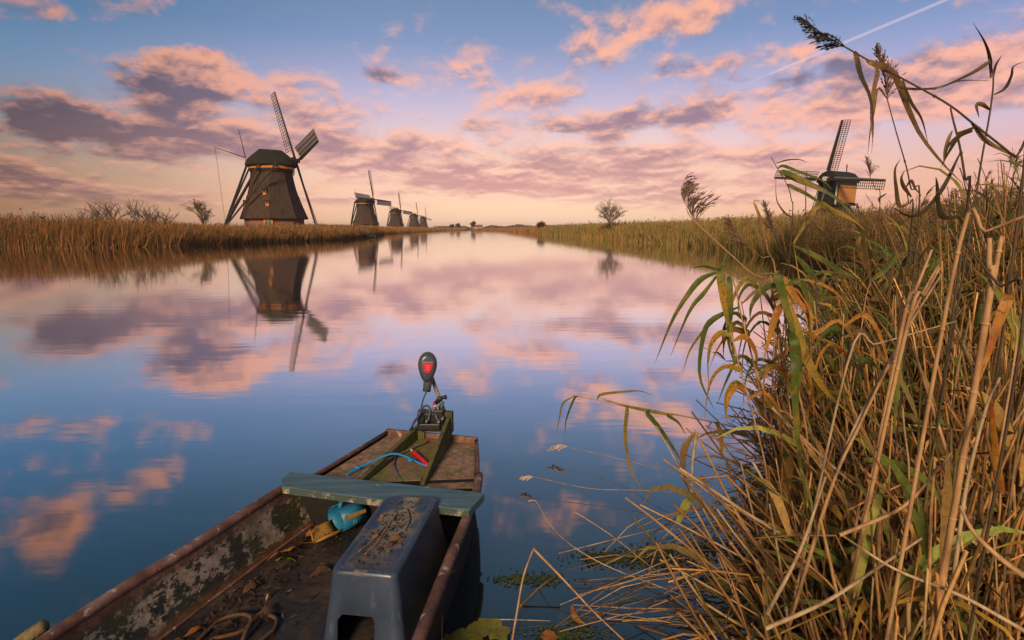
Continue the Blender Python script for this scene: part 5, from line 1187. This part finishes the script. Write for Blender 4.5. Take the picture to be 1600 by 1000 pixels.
for k, (fx, tx, ty, Yk, lb) in enumerate(((1205, 1158, 470, 2.4, 'leafy reed nearest the open water, leaves drooping both ways'), (1228, 1186, 445, 2.5, 'leafy reed behind the long hanging green leaves'), (1240, 1204, 430, 2.3, 'yellowing reed just left of the crowded leafy one'),
                                              (1290, 1272, 470, 2.4, 'yellow green reed just right of the crowded leafy one'), (1325, 1318, 490, 2.2, 'half withered leafy reed beside the water gap'), (1185, 1142, 520, 2.2, 'short leafy reed leaning lowest over the water'))):
    rnd = random.Random(7000 + k); stem = [(fx + 14, 760), (fx, 680), ((fx + tx) / 2 + rnd.uniform(-8, 8), (680 + ty) / 2), (tx, ty)]; lv_ = []
    for j in range(7):
        f = rnd.uniform(.25, 1.); sx_, sy_ = fx + (tx - fx) * f, 680 + (ty - 680) * f; sg = rnd.choice((-1, -1, 1)); l_ = rnd.uniform(60, 125)
        lv_.append(([(sx_, sy_), (sx_ + sg * l_ * .28, sy_ - l_ * rnd.uniform(.05, .22)), (sx_ + sg * l_ * .52, sy_ + l_ * .22), (sx_ + sg * l_ * rnd.uniform(.45, .75), sy_ + l_ * rnd.uniform(.6, .95))], (Yk, Yk + rnd.uniform(-.2, .2)), rnd.uniform(.011, .019), rnd.choice(('leaf_green', 'leaf_yellow', 'leaf_yellow', 'leaf_orange', 'leaf_brown')), rnd.uniform(0, .5), rnd.uniform(.4, 1.1)))
    reed(lb, stem, Yk, .0048, 'stem_tan', lv_)
# long broken stalks crossing the tangle
for lb, pts, Y0, Y1_, r_, mt in (
    ('long pale stalk crossing the lower tangle, rising right', [(1196, 982), (1290, 940), (1370, 888), (1440, 841)], 1.45, 1.6, .0050, 'stem_straw'),
    ('long tan stalk crossing the middle of the tangle', [(1312, 836), (1404, 796), (1450, 752), (1486, 708)], 1.6, 1.75, .0048, 'stem_tan'),
    ('tall tan stalk leaning right, upper end above the water gap', [(1296, 770), (1345, 660), (1398, 550), (1440, 462), (1466, 414)], 1.9, 2.2, .0052, 'stem_tan'),
    ('second tall stalk leaning right beside the tallest leaning one', [(1310, 730), (1360, 620), (1420, 510), (1470, 430)], 1.95, 2.2, .0050, 'stem_straw'),
    ('thin stalk lying level above the tangle', [(1330, 548), (1368, 538), (1430, 520), (1494, 502)], 2.1, 2.1, .0040, 'stem_straw'),
    ('dark bare stalk sloping down at the right edge', [(1600, 490), (1560, 445), (1520, 395), (1490, 358)], 1.5, 1.7, .0036, 'stem_dark'),
    ('stout tan stalk sloping up to the right edge', [(1500, 378), (1540, 362), (1600, 338)], 1.5, 1.4, .0050, 'stem_tan'),
    ('upright pale stub of a snapped reed near the right edge', [(1545, 470), (1545, 420), (1546, 372)], 1.6, 1.6, .0085, 'stem_tan'),
    ('forked snapped stub beside the upright pale one', [(1556, 420), (1560, 392), (1568, 370)], 1.6, 1.6, .0060, 'stem_tan'),
    ('thick leaning stalk in the upper right thicket', [(1412, 500), (1430, 455), (1456, 390)], 2., 2.05, .0065, 'stem_tan'),
    ('second thick leaning stalk in the upper right thicket', [(1420, 500), (1445, 460), (1468, 418)], 1.9, 1.95, .0062, 'stem_tan'),
    ('tan stalk rising steeply in the lower centre of the tangle', [(1198, 960), (1250, 860), (1290, 745)], 1.6, 1.75, .0052, 'stem_straw'),
    ('grey straw stalk running up the right of the tangle', [(1490, 900), (1510, 760), (1540, 640), (1562, 590)], 1.5, 1.6, .0046, 'stem_straw'),
    ('broad sheathed dead stalk at the lower right edge', [(1600, 900), (1560, 870), (1520, 830), (1500, 790)], 1.35, 1.45, .0060, 'stem_tan'),
    ('long stalk sloping down right across the lower tangle', [(1600, 985), (1500, 930), (1400, 890), (1318, 838)], 1.4, 1.6, .0045, 'stem_straw')):
    reed(lb, pts, Y0 * .82, r_ * 1.12, mt, (), None, pts[0][1] < 800, Y1_ * .82, 'long broken stalks crossing the tangle')
# reeds lying and bending over the water in front
def low(label, pts, r_=.0035, mt='stem_tan', leaves=(), plume=None):   # pts: (px, py, height over the water)
    P3 = [at_z(px, py, z_) for px, py, z_ in pts]; foot = P3[0]
    e_ = empty('reed', foot); tag(e_, label, 'reed', 'reeds bent over the water')
    C_ = catmull(P3, len(P3) * 5) if len(P3) > 3 else P3; m_ = len(C_)
    def put(b, name, mat, smooth=True):
        b.v = [tuple(Vector(v_) - foot) for v_ in b.v]; return b.build(name, mat, e_, smooth, at=(0, 0, 0))
    put(nodes(MB().tube(C_, [r_ * 1.3 * (1 - .45 * i / m_) for i in range(m_)], 7), C_[:max(2, m_ * 3 // 4)], r_ * 1.1), 'stem', X[mt])
    for lp, wd, m2, *tw in leaves: put(leaf_mesh(attach([at_z(*q_) for q_ in lp], catmull(P3, 60)), wd * 1.4, *(tw if tw else (.2, .6))), 'leaf', X[m2])
    if plume:
        pp, L, mt2, n_ = plume; put(plume_mesh(catmull([at_z(*q_) for q_ in pp], 8), L, (-.3, 0, -.4), n_, len(label), .005), 'plume', X[mt2], False)
low('sharply folded orange stalk standing in the water, boat side', [(800, 1002, .0), (808, 955, .12), (818, 900, .26), (833, 859, .36), (834, 858, .36)], .0042)
low('long leg of the folded orange stalk running to lower right', [(834, 858, .36), (880, 905, .27), (930, 958, .15), (985, 1010, .03)], .0044)
low('pale folded stalk with a peaked bend before the tangle', [(1216, 900, .45), (1150, 800, .62), (1110, 720, .76), (1088, 676, .85), (1087, 675, .85)], .0056)
low('pale hanging leg of the peaked folded stalk', [(1088, 675, .85), (1082, 720, .74), (1080, 785, .58)], .0062, 'stem_straw', [([(1086, 676, .85), (1070, 700, .78), (1068, 740, .7), (1078, 770, .6)], .026, 'leaf_brown', .2, .5)])
low('long stalk running from the peaked bend down right', [(1080, 785, .58), (1110, 840, .48), (1140, 900, .38), (1180, 1005, .2)], .0045)
low('horizontal leafy reed reaching left over the water', [(1215, 700, .52), (1150, 668, .55), (1040, 645, .55), (960, 630, .58), (895, 618, .6)], .0046, 'stem_tan',
    [([(940, 616, .6), (975, 612, .6), (1000, 611, .59), (1022, 618, .56)], .016, 'leaf_yellow'), ([(935, 621, .6), (975, 634, .57), (1020, 643, .55), (1052, 650, .54)], .020, 'leaf_yellow', .2, .5),
     ([(1012, 646, .55), (1030, 668, .5), (1052, 700, .43), (1066, 724, .38)], .026, 'leaf_green', .1, .4), ([(980, 642, .56), (977, 680, .46), (985, 730, .34), (1004, 768, .25)], .020, 'leaf_yellow', .1, .4),
     ([(898, 619, .6), (880, 630, .57), (874, 655, .5), (869, 680, .44)], .010, 'leaf_yellow', .2, .7), ([(898, 622, .6), (890, 640, .55), (884, 660, .5), (883, 680, .45)], .012, 'leaf_green', .2, .6), ([(1045, 650, .54), (1060, 660, .52), (1072, 680, .47)], .018, 'leaf_green')])
low('thin reed lying over the water with a pale plume, upper', [(1130, 760, .2), (1040, 735, .15), (960, 715, .1), (890, 699, .10)], .0022, 'stem_straw', (), ([(888, 698, .10), (880, 696, .11), (870, 696, .10), (858, 702, .08)], .085, 'pale_plume', 130))
low('thin reed lying over the water with a pale plume, lower', [(1100, 772, .12), (1000, 766, .08), (920, 763, .06), (834, 745, .08)], .0022, 'stem_tan', (), ([(834, 746, .08), (826, 744, .08), (815, 746, .07)], .07, 'pale_plume', 90))
low('arched thorny stalk sweeping down left over dark water', [(825, 783, .25), (838, 784, .26), (856, 815, .24), (890, 850, .2), (950, 885, .14), (1040, 920, .08), (1090, 940, .03)], .0026, 'stem_straw')
low('second arched stalk below the leafy reed', [(898, 800, .22), (915, 810, .2), (960, 840, .14), (1010, 880, .1), (1080, 930, .04)], .0026, 'stem_tan')
low('low stalk spanning level near the bottom edge', [(1180, 985, .05), (1080, 955, .05), (980, 950, .04), (895, 945, .04)], .0030, 'stem_tan', [([(893, 946, .04), (900, 965, .02), (915, 975, .01)], .022, 'leaf_orange')])
low('upright bent stalk with a level top right of centre', [(1052, 912, .02), (1058, 880, .12), (1065, 872, .16), (1140, 875, .14), (1230, 882, .1)], .0035)
low('slanting stalk from the bend down to the bottom edge', [(1066, 873, .16), (1080, 920, .08), (1100, 1000, .0)], .0032)
low('slim stalk rising from the water to the peaked bend', [(1012, 900, .02), (1030, 850, .14), (1055, 820, .22), (1075, 785, .28)], .0030)
low('thin pale stalk lying on dark water, left of the plume reeds', [(770, 968, .01), (800, 968, .02), (860, 970, .01)], .0022, 'stem_straw')
low('slanting thick dead stalk half sunk near the folded one', [(812, 948, .0), (840, 920, .05), (876, 893, .10)], .0050, 'leaf_brown')
low('bare forked stem standing close to the boat side', [(690, 1005, .02), (692, 950, .12), (700, 905, .24), (706, 893, .28)], .0022, 'stem_tan', [([(704, 895, .28), (710, 892, .28), (716, 890, .29)], .004, 'stem_tan'), ([(690, 950, .12), (684, 945, .12), (680, 950, .1)], .004, 'stem_tan')])
for k in range(60):   # the thin crossing stalks over the dark water
    rnd = random.Random(3000 + k); px = rnd.uniform(860, 1180); py = rnd.uniform(760, 990) if px > 980 else rnd.uniform(860, 995)
    p_ = at_z(px, py, rnd.uniform(.01, .12)); L = rnd.uniform(.25, .8); a_ = rnd.uniform(-.35, .6) + (math.pi if rnd.random() < .0 else 0); rise = rnd.uniform(-.02, .18)
    q_ = p_ + Vector((math.cos(a_) * L, math.sin(a_) * L, rise)); mid_ = p_.lerp(q_, .5) + Vector((0, 0, rnd.uniform(-.01, .04)))
    o = MB(p_).tube([p_, mid_, q_], [.0022, .0026, .0030], 5).build('reed_stalk', X[rnd.choice(('stem_tan', 'stem_straw', 'leaf_brown', 'stem_tan'))], None, True)
    tag(o, 'thin dry stalk lying over dark water before the tangle', 'reed', 'thin stalks lying over the water')
# floating growth
def blob_leaf(px, py, r_, seed, label, mat='float_leaf'):
    rnd = random.Random(seed); c_ = at_z(px, py, .006); n_ = 14
    ring = [(r_ * rnd.uniform(.7, 1.1) * math.cos(2 * math.pi * i / n_), r_ * rnd.uniform(.7, 1.1) * math.sin(2 * math.pi * i / n_), rnd.uniform(.0, .012)) for i in range(n_)]
    b = MB(); b.add([(0, 0, .004)] + ring, [(0, 1 + i, 1 + (i + 1) % n_) for i in range(n_)]); o = b.build('floating_leaf', X[mat], None, True, at=c_); tag(o, label, 'leaf', 'yellow leaves floating by the boat'); return o
for k, (px, py, r_, lb) in enumerate(((745, 985, .06, 'yellow green floating leaf near the boat, left'), (762, 980, .07, 'largest yellow floating leaf near the boat'), (778, 990, .06, 'yellow green floating leaf near the boat, right'), (722, 996, .05, 'floating leaf touching the boat side'), (735, 1003, .06, 'floating leaf cut by the bottom edge'), (700, 1000, .03, 'small orange brown leaf by the boat side'), (858, 996, .04, 'small orange leaf floating at the bottom edge'))):
    blob_leaf(px, py, r_, 500 + k, lb, 'dry_leaf' if k > 4 else 'float_leaf')
N = 4200; ci = RNG.integers(0, 7, N); cc = np.array([(1060, 862, 42, 13), (1015, 872, 26, 8), (1120, 850, 30, 10), (940, 872, 24, 6), (830, 905, 26, 5), (1150, 905, 40, 14), (880, 992, 26, 7)])[ci]; cx = cc[:, 0] + RNG.normal(size=N) * cc[:, 2]; cyy = cc[:, 1] + RNG.normal(size=N) * cc[:, 3]; cyy = np.minimum(cyy, 1010)
keep = (RNG.random(N) < .35 + .65 * (vnoise(cx * .03 + 40, 3) * vnoise(cyy * .05 + 9, 4) > .3)); cx, cyy = cx[keep], cyy[keep]; N = len(cx)
base = np.array([tuple(at_z(float(a_), float(b_), .004)) for a_, b_ in zip(cx, cyy)])
P = grow(base, RNG.uniform(.006, .022, N), np.full(N, 1.5), RNG.uniform(0, 6.28, N), np.zeros(N), 2)
o = tint_mesh('duckweed', *ribbon_arrays(P, np.array([.5, 1, .3])[None] * RNG.uniform(.005, .012, (N, 1)), pal(N, [(.08, .12, .03), (.15, .18, .045), (.05, .07, .025)], [2, 1.5, 1.5]), np.tile([0, 0, 1.], (N, 1))), X['veg']); tag(o, 'green duckweed drifting at the foot of the reeds', 'duckweed', kind='stuff')
